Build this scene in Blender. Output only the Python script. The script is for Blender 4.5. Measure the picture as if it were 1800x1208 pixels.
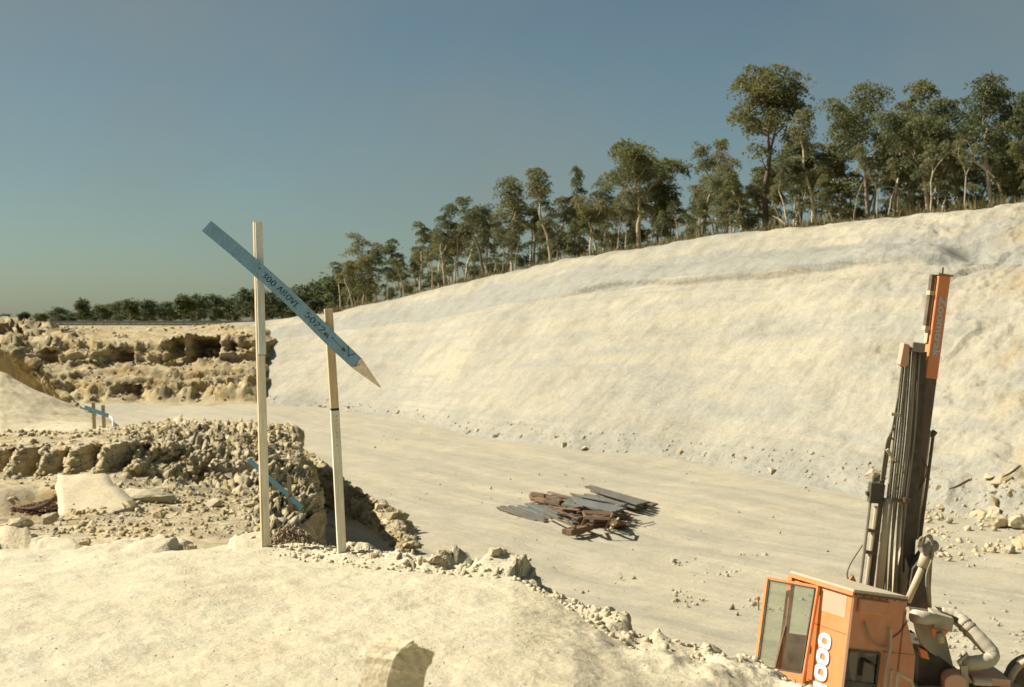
import bpy, bmesh, math, random
import numpy as np
from mathutils import Vector, Matrix

# ------------------------------------------------------------------ scene
scene = bpy.context.scene
for o in list(bpy.data.objects):
    bpy.data.objects.remove(o)
COL = scene.collection

F = 2250.0          # focal length in photo pixels (photo is 1800 px wide)
VH = 570.0          # eye level row

# ------------------------------------------------------------------ camera
cam_d = bpy.data.cameras.new("camera")
cam = bpy.data.objects.new("camera", cam_d)
COL.objects.link(cam)
cam.location = (0, 0, 0)
cam.rotation_euler = (math.radians(90), 0, 0)
cam_d.sensor_width = 36.0
cam_d.lens = 36.0 * F / 1800.0
cam_d.shift_y = -(604.0 - VH) / 1800.0
cam_d.clip_start = 0.05
cam_d.clip_end = 20000
cam_d.dof.use_dof = True
cam_d.dof.focus_distance = 11.0
cam_d.dof.aperture_fstop = 3.6
scene.camera = cam

# ------------------------------------------------------------------ sky, sun, exposure
SUN = Vector((-0.74, 0.06, 0.66)).normalized()
world = bpy.data.worlds.new("World")
scene.world = world
world.use_nodes = True
wn = world.node_tree.nodes
wl = world.node_tree.links
wn.clear()
w_out = wn.new("ShaderNodeOutputWorld")
w_bg = wn.new("ShaderNodeBackground")
w_sky = wn.new("ShaderNodeTexSky")
w_sky.sky_type = 'NISHITA'
w_sky.sun_disc = False
w_sky.sun_elevation = math.asin(SUN.z)
w_sky.sun_rotation = math.atan2(SUN.x, SUN.y)
w_sky.altitude = 300
w_sky.air_density = 1.0
w_sky.dust_density = 1.0
w_sky.ozone_density = 1.5
w_hsv = wn.new("ShaderNodeHueSaturation")
w_hsv.inputs["Saturation"].default_value = 0.88
w_mul = wn.new("ShaderNodeMix")
w_mul.data_type = 'RGBA'
w_mul.blend_type = 'MULTIPLY'
w_mul.inputs[0].default_value = 1.0
w_mul.inputs[7].default_value = (0.71, 0.812, 0.73, 1)
wl.new(w_sky.outputs[0], w_hsv.inputs["Color"])
wl.new(w_hsv.outputs[0], w_mul.inputs[6])
# thin drifting smoke in the sky, everywhere the same kind
w_tc = wn.new("ShaderNodeTexCoord")
w_nz = wn.new("ShaderNodeTexNoise"); w_nz.inputs["Scale"].default_value = 2.6; w_nz.inputs["Detail"].default_value = 4; w_nz.inputs["Roughness"].default_value = 0.5
w_mp = wn.new("ShaderNodeMapping"); w_mp.inputs["Scale"].default_value = (1, 1, 1.5); w_mp.inputs["Location"].default_value = (0.35, 0.0, 0.2)
w_rp = wn.new("ShaderNodeValToRGB"); w_rp.color_ramp.elements[0].position = 0.40; w_rp.color_ramp.elements[1].position = 0.66
w_rp.color_ramp.elements[1].color = (0.6, 0.6, 0.6, 1)
w_sm = wn.new("ShaderNodeMix"); w_sm.data_type = 'RGBA'; w_sm.inputs[7].default_value = (3.1, 3.3, 2.9, 1)
wl.new(w_tc.outputs["Generated"], w_mp.inputs[0]); wl.new(w_mp.outputs[0], w_nz.inputs["Vector"]); wl.new(w_nz.outputs["Fac"], w_rp.inputs[0])
wl.new(w_rp.outputs[0], w_sm.inputs[0]); wl.new(w_mul.outputs[2], w_sm.inputs[6])
wl.new(w_sm.outputs[2], w_bg.inputs[0])
w_bg.inputs[1].default_value = 0.05
wl.new(w_bg.outputs[0], w_out.inputs[0])

sun_d = bpy.data.lights.new("sun", 'SUN')
sun_d.energy = 5.0
sun_d.angle = math.radians(0.55)
sun_d.color = (1.0, 0.96, 0.90)
sun = bpy.data.objects.new("sun", sun_d)
COL.objects.link(sun)
sun.rotation_euler = (-SUN).to_track_quat('-Z', 'Y').to_euler()

scene.view_settings.view_transform = 'Standard'
scene.view_settings.look = 'None'
scene.view_settings.gamma = 1.0
scene.view_settings.exposure = 0.74
scene.view_settings.use_curve_mapping = False
scene.render.engine = 'CYCLES'
scene.cycles.use_denoising = True
scene.cycles.max_bounces = 6
scene.cycles.transparent_max_bounces = 12

# ------------------------------------------------------------------ helpers
rnd = random.Random(7)

def px(u, v, Y):
    return ((u - 900.0) / F * Y, Y, (VH - v) / F * Y)

def tag(o, label=None, cat=None, group=None, kind=None):
    if label: o["label"] = label
    if cat: o["category"] = cat
    if group: o["group"] = group
    if kind: o["kind"] = kind
    return o

def empty(name, loc=(0, 0, 0)):
    o = bpy.data.objects.new(name, None)
    o.empty_display_size = 0.3
    COL.objects.link(o)
    o.location = loc
    return o

def mesh_obj(name, verts, faces, mat, parent=None, smooth=False):
    me = bpy.data.meshes.new(name)
    if parent is not None and parent.type == 'EMPTY':
        off = np.array(world_loc(parent))
        verts = np.asarray(verts, dtype=float) - off
    elif parent is not None:
        off = np.array(world_loc(parent))
        verts = np.asarray(verts, dtype=float) - off
    me.from_pydata([tuple(map(float, v)) for v in verts], [], [tuple(int(i) for i in f) for f in faces])
    if mat is not None: me.materials.append(mat)
    if smooth:
        me.polygons.foreach_set("use_smooth", [True] * len(me.polygons))
    me.update()
    o = bpy.data.objects.new(name, me)
    COL.objects.link(o)
    if parent is not None: o.parent = parent
    return o

def world_loc(o):
    l = Vector((0, 0, 0))
    while o is not None:
        l = l + o.location
        o = o.parent
    return l

def np_mesh(name, V, Q, mat, uv=None, smooth=False, tri=False):
    """fast mesh from numpy arrays (quads or tris)"""
    k = 3 if tri else 4
    me = bpy.data.meshes.new(name)
    nV, nF = len(V), len(Q)
    me.vertices.add(nV)
    me.vertices.foreach_set("co", np.ascontiguousarray(V, dtype=np.float32).ravel())
    me.loops.add(nF * k)
    me.loops.foreach_set("vertex_index", np.ascontiguousarray(Q, dtype=np.int32).ravel())
    me.polygons.add(nF)
    me.polygons.foreach_set("loop_start", np.arange(0, nF * k, k, dtype=np.int32))
    me.polygons.foreach_set("loop_total", np.full(nF, k, dtype=np.int32))
    if smooth:
        me.polygons.foreach_set("use_smooth", np.ones(nF, dtype=bool))
    if uv is not None:
        l = me.uv_layers.new(name="UVMap")
        l.data.foreach_set("uv", np.ascontiguousarray(uv[Q.ravel()], dtype=np.float32).ravel())
    if mat is not None: me.materials.append(mat)
    me.update(calc_edges=True)
    me.validate()
    return me

def link(name, me, parent=None, loc=(0, 0, 0)):
    o = bpy.data.objects.new(name, me)
    COL.objects.link(o)
    o.location = loc
    if parent is not None: o.parent = parent
    return o

class MB:
    """collects shapes (world coordinates), builds one mesh object"""
    def __init__(s):
        s.v, s.f = [], []
    def add(s, vs, fs):
        n = len(s.v)
        s.v += [tuple(v) for v in vs]
        s.f += [tuple(i + n for i in f) for f in fs]
        return s
    def box(s, c, size, rot=None):
        c = Vector(c); hx, hy, hz = size[0] / 2, size[1] / 2, size[2] / 2
        vs = []
        for z in (-hz, hz):
            for x, y in ((-hx, -hy), (hx, -hy), (hx, hy), (-hx, hy)):
                p = Vector((x, y, z))
                if rot is not None: p = rot @ p
                vs.append(c + p)
        return s.add(vs, [(3, 2, 1, 0), (4, 5, 6, 7), (0, 1, 5, 4), (1, 2, 6, 5), (2, 3, 7, 6), (3, 0, 4, 7)])
    def bar(s, p0, p1, w, d, front=(0, -1, 0), w1=None, d1=None):
        """bar from p0 to p1; w across, d along 'front' direction"""
        p0, p1 = Vector(p0), Vector(p1)
        a = (p1 - p0).normalized(); fr = Vector(front)
        side = a.cross(fr).normalized(); fr = side.cross(a).normalized()
        w1 = w if w1 is None else w1; d1 = d if d1 is None else d1
        vs = []
        for p, ww, dd in ((p0, w, d), (p1, w1, d1)):
            for i, j in ((-1, -1), (1, -1), (1, 1), (-1, 1)):
                vs.append(p + side * (i * ww / 2) + fr * (j * dd / 2))
        return s.add(vs, [(3, 2, 1, 0), (4, 5, 6, 7), (0, 1, 5, 4), (1, 2, 6, 5), (2, 3, 7, 6), (3, 0, 4, 7)])
    def tube(s, pts, r, n=8, cap=True):
        pts = [Vector(p) for p in pts]
        rs = r if isinstance(r, (list, tuple)) else [r] * len(pts)
        vs, fs = [], []
        up = None
        for i, p in enumerate(pts):
            a = (pts[min(i + 1, len(pts) - 1)] - pts[max(i - 1, 0)]).normalized()
            if up is None:
                up = Vector((0, 0, 1)) if abs(a.z) < 0.9 else Vector((1, 0, 0))
            e1 = a.cross(up)
            if e1.length < 1e-5: e1 = a.cross(Vector((0.3, 1, 0.2)))
            e1.normalize(); e2 = a.cross(e1).normalized(); up = e1.cross(a)
            for k in range(n):
                t = 2 * math.pi * k / n
                vs.append(p + (e1 * math.cos(t) + e2 * math.sin(t)) * rs[i])
        for i in range(len(pts) - 1):
            for k in range(n):
                k2 = (k + 1) % n
                fs.append((i * n + k, (i + 1) * n + k, (i + 1) * n + k2, i * n + k2))
        if cap:
            fs.append(tuple(range(n)))
            fs.append(tuple(reversed(range((len(pts) - 1) * n, len(pts) * n))))
        return s.add(vs, fs)
    def prism(s, poly, ext):
        """extrude polygon (list of 3d points) by vector ext"""
        n = len(poly); ext = Vector(ext)
        vs = [Vector(p) for p in poly] + [Vector(p) + ext for p in poly]
        fs = [tuple(range(n)), tuple(reversed(range(n, 2 * n)))]
        for i in range(n):
            j = (i + 1) % n
            fs.append((i, i + n, j + n, j))
        return s.add(vs, fs)
    def build(s, name, mat, parent=None, bevel=0.0, smooth=False):
        o = mesh_obj(name, s.v, s.f, mat, parent, smooth)
        bm = bmesh.new(); bm.from_mesh(o.data)
        bmesh.ops.recalc_face_normals(bm, faces=bm.faces)
        if bevel > 0:
            bmesh.ops.bevel(bm, geom=list(bm.edges), offset=bevel, segments=1, affect='EDGES')
        bm.to_mesh(o.data); bm.free()
        return o

def curve_pts(pts, n=24):
    """Catmull-Rom through points"""
    pts = [Vector(p) for p in pts]
    P = [pts[0] * 2 - pts[1]] + pts + [pts[-1] * 2 - pts[-2]]
    out = []
    m = len(pts) - 1
    for k in range(n + 1):
        t = k / n * m
        i = min(int(t), m - 1); t -= i
        a, b, c, d = P[i], P[i + 1], P[i + 2], P[i + 3]
        out.append(0.5 * ((2 * b) + (c - a) * t + (2 * a - 5 * b + 4 * c - d) * t * t + (3 * b - a - 3 * c + d) * t ** 3))
    return out

# ---- numpy noise
def _hash(ix, iy, iz, seed):
    h = (ix.astype(np.int64) * 374761393 + iy.astype(np.int64) * 668265263 + iz.astype(np.int64) * 2147483647 + seed * 1274126177) & 0xFFFFFFFF
    h = ((h ^ (h >> 13)) * 1274126177) & 0xFFFFFFFF
    h = ((h ^ (h >> 16)) * 2246822519) & 0xFFFFFFFF
    h = h ^ (h >> 15)
    return (h & 0xFFFFFF) / float(0x1000000)

def vnoise(P, seed=0):
    Pi = np.floor(P); f = P - Pi
    f = f * f * f * (f * (f * 6 - 15) + 10)
    x, y, z = Pi[..., 0], Pi[..., 1], Pi[..., 2]
    r = 0
    for dx in (0, 1):
        wx = f[..., 0] if dx else 1 - f[..., 0]
        for dy in (0, 1):
            wy = f[..., 1] if dy else 1 - f[..., 1]
            for dz in (0, 1):
                wz = f[..., 2] if dz else 1 - f[..., 2]
                r = r + wx * wy * wz * _hash(x + dx, y + dy, z + dz, seed)
    return r * 2 - 1

def fbm(P, scale, octv=4, seed=0, ridged=False, gain=0.5):
    P = np.asarray(P) * scale
    a, t, s = 1.0, 0.0, 0.0
    for k in range(octv):
        n = vnoise(P + k * 17.31, seed + k)
        if ridged: n = 1 - 2 * np.abs(n)
        t = t + a * n; s += a
        a *= gain; P = P * 2.03
    return t / s

def worley(P, scale, seed=0):
    P = np.asarray(P) * scale
    Pi = np.floor(P)
    F1 = np.full(P.shape[:-1], 9.0); F2 = np.full(P.shape[:-1], 9.0); ID = np.zeros(P.shape[:-1])
    for dx in (-1, 0, 1):
        for dy in (-1, 0, 1):
            for dz in (-1, 0, 1):
                cx, cy, cz = Pi[..., 0] + dx, Pi[..., 1] + dy, Pi[..., 2] + dz
                q = np.stack([cx + _hash(cx, cy, cz, seed), cy + _hash(cx, cy, cz, seed + 1), cz + _hash(cx, cy, cz, seed + 2)], -1)
                d = np.sqrt(((P - q) ** 2).sum(-1))
                idn = _hash(cx, cy, cz, seed + 3)
                m = d < F1
                F2 = np.where(m, F1, np.minimum(F2, d))
                ID = np.where(m, idn, ID)
                F1 = np.where(m, d, F1)
    return F1, F2, ID

def sstep(a, b, x):
    t = np.clip((x - a) / (b - a), 0, 1)
    return t * t * (3 - 2 * t)

# ---- lofted terrain patches
def loft(ctrl, rowseg, colseg, smooth=0):
    """ctrl[R][C] of xyz; rowseg: subdivisions between rows; colseg between columns"""
    A = np.array(ctrl, dtype=float)
    rows = []; rpar = []
    for i in range(len(A) - 1):
        for k in range(rowseg[i]):
            t = k / rowseg[i]
            rows.append(A[i] * (1 - t) + A[i + 1] * t); rpar.append(i + t)
    rows.append(A[-1]); rpar.append(len(A) - 1)
    A = np.array(rows)
    cols = []; cpar = []
    for j in range(A.shape[1] - 1):
        for k in range(colseg[j]):
            t = k / colseg[j]
            cols.append(A[:, j] * (1 - t) + A[:, j + 1] * t); cpar.append(j + t)
    cols.append(A[:, -1]); cpar.append(A.shape[1] - 1)
    G = np.stack(cols, 1)
    for _ in range(smooth):
        H = G.copy()
        H[1:-1, 1:-1] = (G[:-2, 1:-1] + G[2:, 1:-1] + G[1:-1, :-2] + G[1:-1, 2:] + 2 * G[1:-1, 1:-1]) / 6
        G = H
    return G, np.array(rpar), np.array(cpar)

def grid_normals(G):
    du = np.gradient(G, axis=1); dv = np.gradient(G, axis=0)
    n = np.cross(du, dv)
    n /= np.linalg.norm(n, axis=-1, keepdims=True) + 1e-9
    return n

def grid_obj(name, G, mat, rp, cp, smooth=True, kind="structure"):
    nr, nc = G.shape[:2]
    idx = np.arange(nr * nc).reshape(nr, nc)
    Q = np.stack([idx[:-1, :-1], idx[:-1, 1:], idx[1:, 1:], idx[1:, :-1]], -1).reshape(-1, 4)
    uv = np.stack(np.meshgrid(cp, rp), -1).reshape(-1, 2)
    me = np_mesh(name, G.reshape(-1, 3), Q, mat, uv, smooth)
    o = link(name, me)
    if kind: o["kind"] = kind
    return o

# ------------------------------------------------------------------ materials
def new_mat(name):
    m = bpy.data.materials.new(name)
    m.use_nodes = True
    nt = m.node_tree
    b = nt.nodes["Principled BSDF"]
    b.inputs["Specular IOR Level"].default_value = 0.25
    return m, nt, b

def N(nt, t, **kw):
    n = nt.nodes.new(t)
    for k, v in kw.items():
        if hasattr(n, k): setattr(n, k, v)
        else: n.inputs[k.replace("_", " ")].default_value = v
    return n

def noise_node(nt, vec, scale, detail=5, rough=0.55, dist=0.0):
    n = nt.nodes.new("ShaderNodeTexNoise")
    n.inputs["Scale"].default_value = scale
    n.inputs["Detail"].default_value = detail
    n.inputs["Roughness"].default_value = rough
    n.inputs["Distortion"].default_value = dist
    if vec is not None: nt.links.new(vec, n.inputs["Vector"])
    return n.outputs["Fac"]

def ramp(nt, fac, stops):
    r = nt.nodes.new("ShaderNodeValToRGB")
    el = r.color_ramp.elements
    while len(el) < len(stops): el.new(0.5)
    for e, (p, c) in zip(el, stops):
        e.position = p
        e.color = (c[0], c[1], c[2], 1) if isinstance(c, (tuple, list)) else (c, c, c, 1)
    nt.links.new(fac, r.inputs[0])
    return r.outputs[0]

def mixc(nt, fac, a, b, blend='MIX'):
    m = nt.nodes.new("ShaderNodeMix"); m.data_type = 'RGBA'; m.blend_type = blend
    for s, i in ((fac, 0), (a, 6), (b, 7)):
        if isinstance(s, (int, float)): m.inputs[i].default_value = s
        elif isinstance(s, (tuple, list)): m.inputs[i].default_value = (s[0], s[1], s[2], 1)
        else: nt.links.new(s, m.inputs[i])
    return m.outputs[2]

def math_n(nt, op, a, b=None):
    m = nt.nodes.new("ShaderNodeMath"); m.operation = op
    for s, i in ((a, 0), (b, 1)):
        if s is None: continue
        if isinstance(s, (int, float)): m.inputs[i].default_value = s
        else: nt.links.new(s, m.inputs[i])
    return m.outputs[0]

def bump(nt, b, h, strength=0.5, dist=0.05):
    n = nt.nodes.new("ShaderNodeBump")
    n.inputs["Strength"].default_value = strength
    n.inputs["Distance"].default_value = dist
    nt.links.new(h, n.inputs["Height"])
    nt.links.new(n.outputs[0], b.inputs["Normal"])

def position(nt, scale=(1, 1, 1), rot=(0, 0, 0)):
    g = nt.nodes.new("ShaderNodeNewGeometry")
    mr = nt.nodes.new("ShaderNodeMapping")
    mr.inputs["Rotation"].default_value = rot
    mp = nt.nodes.new("ShaderNodeMapping")
    mp.inputs["Scale"].default_value = scale
    nt.links.new(g.outputs["Position"], mr.inputs["Vector"])
    nt.links.new(mr.outputs[0], mp.inputs["Vector"])
    return mp.outputs[0]

CREAM = (0.60, 0.505, 0.315)
PALE = (0.66, 0.575, 0.385)
GREY = (0.46, 0.415, 0.29)
OCHRE = (0.52, 0.345, 0.125)
BROWN = (0.27, 0.20, 0.115)

def earth_mat(name, c1, c2, c3, big=0.25, mid=2.0, fine=25.0, ochre=0.0, bstr=0.5, bdist=0.05, objrand=False, alb=(0.93, 0.91, 0.87), cells=0.0):
    m, nt, b = new_mat(name)
    p = position(nt)
    f1 = noise_node(nt, p, big, 6, 0.6, 0.4)
    f2 = noise_node(nt, p, mid, 7, 0.65)
    f3 = noise_node(nt, p, fine, 5, 0.7)
    col = mixc(nt, ramp(nt, f1, [(0.38, 0.0), (0.62, 1.0)]), c1, c2)
    col = mixc(nt, math_n(nt, 'MULTIPLY', ramp(nt, f2, [(0.45, 0.0), (0.68, 1.0)]), 0.6), col, c3)
    if ochre > 0:
        f4 = noise_node(nt, p, mid * 0.6 + 0.13, 4, 0.6)
        col = mixc(nt, math_n(nt, 'MULTIPLY', ramp(nt, f4, [(0.58, 0.0), (0.72, 1.0)]), ochre), col, OCHRE)
    col = mixc(nt, 0.6, col, ramp(nt, f3, [(0.3, 0.58), (0.62, 1.0)]), 'MULTIPLY')
    col = mixc(nt, 0.6, col, ramp(nt, f2, [(0.28, 0.66), (0.55, 1.0)]), 'MULTIPLY')
    col = mixc(nt, 1.0, col, alb, 'MULTIPLY')
    if cells > 0:
        vo = nt.nodes.new("ShaderNodeTexVoronoi"); vo.inputs["Scale"].default_value = cells
        nt.links.new(p, vo.inputs["Vector"])
        sx = nt.nodes.new("ShaderNodeSeparateColor"); nt.links.new(vo.outputs["Color"], sx.inputs[0])
        col = mixc(nt, 0.85, col, ramp(nt, sx.outputs[0], [(0.0, (0.55, 0.50, 0.42)), (0.25, (0.85, 0.82, 0.78)), (0.6, (1.08, 1.06, 1.02)), (0.85, (1.0, 0.90, 0.70)), (1.0, (0.80, 0.66, 0.45))]), 'MULTIPLY')
    if objrand:
        oi = nt.nodes.new("ShaderNodeObjectInfo")
        col = mixc(nt, 0.6, col, ramp(nt, oi.outputs["Random"], [(0.0, (0.62, 0.56, 0.46)), (0.5, (1, 1, 1)), (0.8, (1.0, 0.93, 0.78)), (1.0, (0.8, 0.62, 0.4))]), 'MULTIPLY')
    nt.links.new(col, b.inputs["Base Color"])
    b.inputs["Roughness"].default_value = 0.95
    h = math_n(nt, 'ADD', math_n(nt, 'MULTIPLY', f2, 1.0), math_n(nt, 'MULTIPLY', f3, 0.35))
    bump(nt, b, h, bstr, bdist)
    return m

M_MOUND = earth_mat("mound_earth", PALE, CREAM, GREY, 0.35, 3.0, 40, 0.15, 0.6, 0.05, alb=(1.03, 1.01, 0.98))
def floor_mat():
    m, nt, b = new_mat("floor_earth")
    p = position(nt)
    pt = position(nt, (1.3, 0.07, 1.0), (0, 0, math.radians(-28)))
    pt2 = position(nt, (3.4, 0.12, 1.0), (0, 0, math.radians(-33)))
    f1 = noise_node(nt, p, 0.09, 6, 0.62, 0.5)
    ft = noise_node(nt, pt, 0.55, 5, 0.6, 0.6)
    ft2 = noise_node(nt, pt2, 0.6, 5, 0.6, 0.4)
    f2 = noise_node(nt, p, 0.9, 7, 0.68)
    f3 = noise_node(nt, p, 9, 5, 0.7)
    col = mixc(nt, ramp(nt, f1, [(0.36, 0.0), (0.64, 1.0)]), (0.60, 0.515, 0.335), (0.50, 0.445, 0.31))
    col = mixc(nt, math_n(nt, 'MULTIPLY', ramp(nt, ft, [(0.46, 0.0), (0.60, 1.0)]), 0.6), col, (0.43, 0.395, 0.285))
    col = mixc(nt, math_n(nt, 'MULTIPLY', ramp(nt, ft2, [(0.50, 0.0), (0.66, 1.0)]), 0.32), col, PALE)
    col = mixc(nt, 0.55, col, ramp(nt, f2, [(0.3, 0.7), (0.65, 1.0)]), 'MULTIPLY')
    col = mixc(nt, 0.5, col, ramp(nt, f3, [(0.3, 0.6), (0.65, 1.0)]), 'MULTIPLY')
    col = mixc(nt, 1.0, col, (0.83, 0.82, 0.80), 'MULTIPLY')
    nt.links.new(col, b.inputs["Base Color"]); b.inputs["Roughness"].default_value = 0.95
    h = math_n(nt, 'ADD', math_n(nt, 'ADD', f2, math_n(nt, 'MULTIPLY', f3, 0.3)), math_n(nt, 'MULTIPLY', ft2, 0.8))
    bump(nt, b, h, 0.5, 0.14)
    return m
M_FLOOR = floor_mat()
M_ROCK = earth_mat("rock", PALE, CREAM, GREY, 0.5, 2.2, 18, 0.35, 0.6, 0.06, True)
M_RUBBLE = earth_mat("rubble_earth", (0.60, 0.51, 0.325), (0.52, 0.45, 0.29), (0.44, 0.375, 0.24), 0.3, 1.2, 12, 0.3, 0.8, 0.08, cells=3.2)
M_FACE = earth_mat("rock_face", (0.56, 0.485, 0.305), (0.46, 0.395, 0.25), (0.36, 0.28, 0.16), 0.10, 0.5, 6, 0.8, 0.8, 0.2, alb=(0.92, 0.88, 0.80), cells=0.9)
M_FILL = earth_mat("fill_earth", PALE, CREAM, (0.56, 0.46, 0.27), 0.2, 1.2, 12, 0.2, 0.5, 0.08)
M_PLAIN = earth_mat("plain_earth", (0.42, 0.34, 0.18), (0.30, 0.26, 0.13), CREAM, 0.03, 0.2, 3, 0, 0.3, 0.1)

def f6o(nt, p):
    return noise_node(nt, p, 0.28, 5, 0.6, 0.3)

def batter_mat():
    m, nt, b = new_mat("cut_slope_rock")
    uvn = nt.nodes.new("ShaderNodeUVMap"); uvn.uv_map = "UVMap"
    p = position(nt)
    # streaks raked down the slope
    ps = position(nt, (0.30, 1.6, 0.30), (0.0, math.radians(0), math.radians(-30)))
    f1 = noise_node(nt, p, 0.10, 6, 0.62, 0.5)
    f2 = noise_node(nt, ps, 0.9, 7, 0.65, 0.3)
    f3 = noise_node(nt, p, 5.0, 6, 0.7)
    col = mixc(nt, ramp(nt, f1, [(0.36, 0.0), (0.64, 1.0)]), (0.60, 0.53, 0.37), (0.46, 0.415, 0.30))
    col = mixc(nt, math_n(nt, 'MULTIPLY', ramp(nt, f2, [(0.46, 0.0), (0.70, 1.0)]), 0.42), col, (0.40, 0.37, 0.28))
    # bedding bands follow the slope parameter
    sp = nt.nodes.new("ShaderNodeSeparateXYZ"); nt.links.new(uvn.outputs[0], sp.inputs[0])
    wob = noise_node(nt, p, 0.10, 5, 0.6)
    wob2 = noise_node(nt, p, 0.22, 4, 0.55)
    w0 = math_n(nt, 'SUBTRACT', wob, 0.5)
    lo = math_n(nt, 'ADD', sp.outputs[1], math_n(nt, 'MULTIPLY', w0, 0.5))
    hi = math_n(nt, 'ADD', sp.outputs[1], math_n(nt, 'MULTIPLY', math_n(nt, 'SUBTRACT', wob2, 0.5), 2.0))
    band = ramp(nt, math_n(nt, 'DIVIDE', lo, 6.0), [(0.0, 0.45), (0.19, 0.40), (0.30, 0.10), (0.44, 0.05), (0.45, 0.30), (0.46, 0.02), (0.566, 0.02), (0.573, 0.95), (0.582, 0.62), (0.80, 0.55)])
    cut = ramp(nt, math_n(nt, 'DIVIDE', hi, 6.0), [(0.0, 1.0), (0.70, 1.0), (0.725, 1.0), (0.735, 0.0), (1.0, 0.0)])
    along = ramp(nt, math_n(nt, 'DIVIDE', sp.outputs[0], 11.0), [(0.0, 1.0), (0.80, 1.0), (0.9, 0.4)])
    col = mixc(nt, math_n(nt, 'MULTIPLY', math_n(nt, 'MULTIPLY', band, cut), along), col, (0.35, 0.36, 0.315))
    mpv = nt.nodes.new("ShaderNodeMapping"); mpv.inputs["Scale"].default_value = (0.55, 5.0, 1.0); nt.links.new(uvn.outputs[0], mpv.inputs["Vector"])
    fs = noise_node(nt, mpv.outputs[0], 1.4, 6, 0.62, 0.35)
    col = mixc(nt, math_n(nt, 'MULTIPLY', ramp(nt, fs, [(0.46, 0.0), (0.60, 1.0)]), 0.6), col, (0.41, 0.40, 0.33))
    fs2 = noise_node(nt, mpv.outputs[0], 4.5, 5, 0.6, 0.3)
    col = mixc(nt, math_n(nt, 'MULTIPLY', ramp(nt, fs2, [(0.56, 0.0), (0.70, 1.0)]), 0.35), col, (0.60, 0.50, 0.31))
    f5 = noise_node(nt, p, 0.35, 4, 0.6)
    col = mixc(nt, math_n(nt, 'MULTIPLY', ramp(nt, f5, [(0.62, 0.0), (0.78, 1.0)]), 0.35), col, (0.56, 0.44, 0.24))
    ro = ramp(nt, math_n(nt, 'DIVIDE', sp.outputs[0], 11.0), [(0.0, 0.0), (0.78, 0.0), (0.84, 0.75)])
    col = mixc(nt, math_n(nt, 'MULTIPLY', ro, ramp(nt, f6o(nt, p), [(0.47, 0.0), (0.58, 1.0)])), col, (0.52, 0.37, 0.16))
    col = mixc(nt, 0.6, col, ramp(nt, f3, [(0.3, 0.6), (0.65, 1.0)]), 'MULTIPLY')
    f6 = noise_node(nt, p, 0.6, 6, 0.65)
    col = mixc(nt, 0.6, col, ramp(nt, f6, [(0.30, 0.68), (0.55, 1.0)]), 'MULTIPLY')
    col = mixc(nt, 1.0, col, (0.80, 0.785, 0.75), 'MULTIPLY')
    nt.links.new(col, b.inputs["Base Color"])
    b.inputs["Roughness"].default_value = 0.95
    h = math_n(nt, 'ADD', math_n(nt, 'MULTIPLY', f2, 0.55), math_n(nt, 'MULTIPLY', f3, 0.4))
    h = math_n(nt, 'ADD', h, math_n(nt, 'MULTIPLY', fs2, 0.35))
    bump(nt, b, h, 0.85, 0.26)
    return m
M_BATTER = batter_mat()

def paint_mat(name, col, dust=0.35, rough=0.5, wear=None, dustcol=(0.55, 0.45, 0.29), scale=6.0, metal=0.0):
    m, nt, b = new_mat(name)
    p = position(nt)
    f1 = noise_node(nt, p, scale, 6, 0.65)
    f2 = noise_node(nt, p, scale * 7, 5, 0.7)
    c = mixc(nt, ramp(nt, f2, [(0.3, 0.0), (0.75, 0.25)]), col, tuple(x * 0.6 for x in col))
    if wear is not None:
        c = mixc(nt, ramp(nt, f1, [(0.52, 0.0), (0.6, 0.85)]), c, wear)
    c = mixc(nt, math_n(nt, 'MULTIPLY', ramp(nt, f1, [(0.25, 0.35), (0.75, 1.0)]), dust), c, dustcol)
    nt.links.new(c, b.inputs["Base Color"])
    b.inputs["Metallic"].default_value = metal
    nt.links.new(ramp(nt, f1, [(0.2, min(1, rough + 0.3)), (0.8, rough)]), b.inputs["Roughness"])
    bump(nt, b, f2, 0.15, 0.01)
    return m

def wood_mat(name, c1, c2, axis_rot=(0, 0, 0), scale=1.0):
    m, nt, b = new_mat(name)
    tc = nt.nodes.new("ShaderNodeTexCoord")
    mp = nt.nodes.new("ShaderNodeMapping")
    mp.inputs["Scale"].default_value = (30 * scale, 30 * scale, 2.0 * scale)
    mp.inputs["Rotation"].default_value = axis_rot
    nt.links.new(tc.outputs["Object"], mp.inputs["Vector"])
    f = noise_node(nt, mp.outputs[0], 2.0, 6, 0.6, 0.3)
    f2 = noise_node(nt, tc.outputs["Object"], 4.0, 5, 0.6)
    c = mixc(nt, ramp(nt, f, [(0.35, 0.0), (0.68, 1.0)]), c1, c2)
    c = mixc(nt, 0.5, c, ramp(nt, f2, [(0.3, 0.7), (0.7, 1.05)]), 'MULTIPLY')
    nt.links.new(c, b.inputs["Base Color"])
    b.inputs["Roughness"].default_value = 0.85
    bump(nt, b, f, 0.3, 0.004)
    return m

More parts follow.
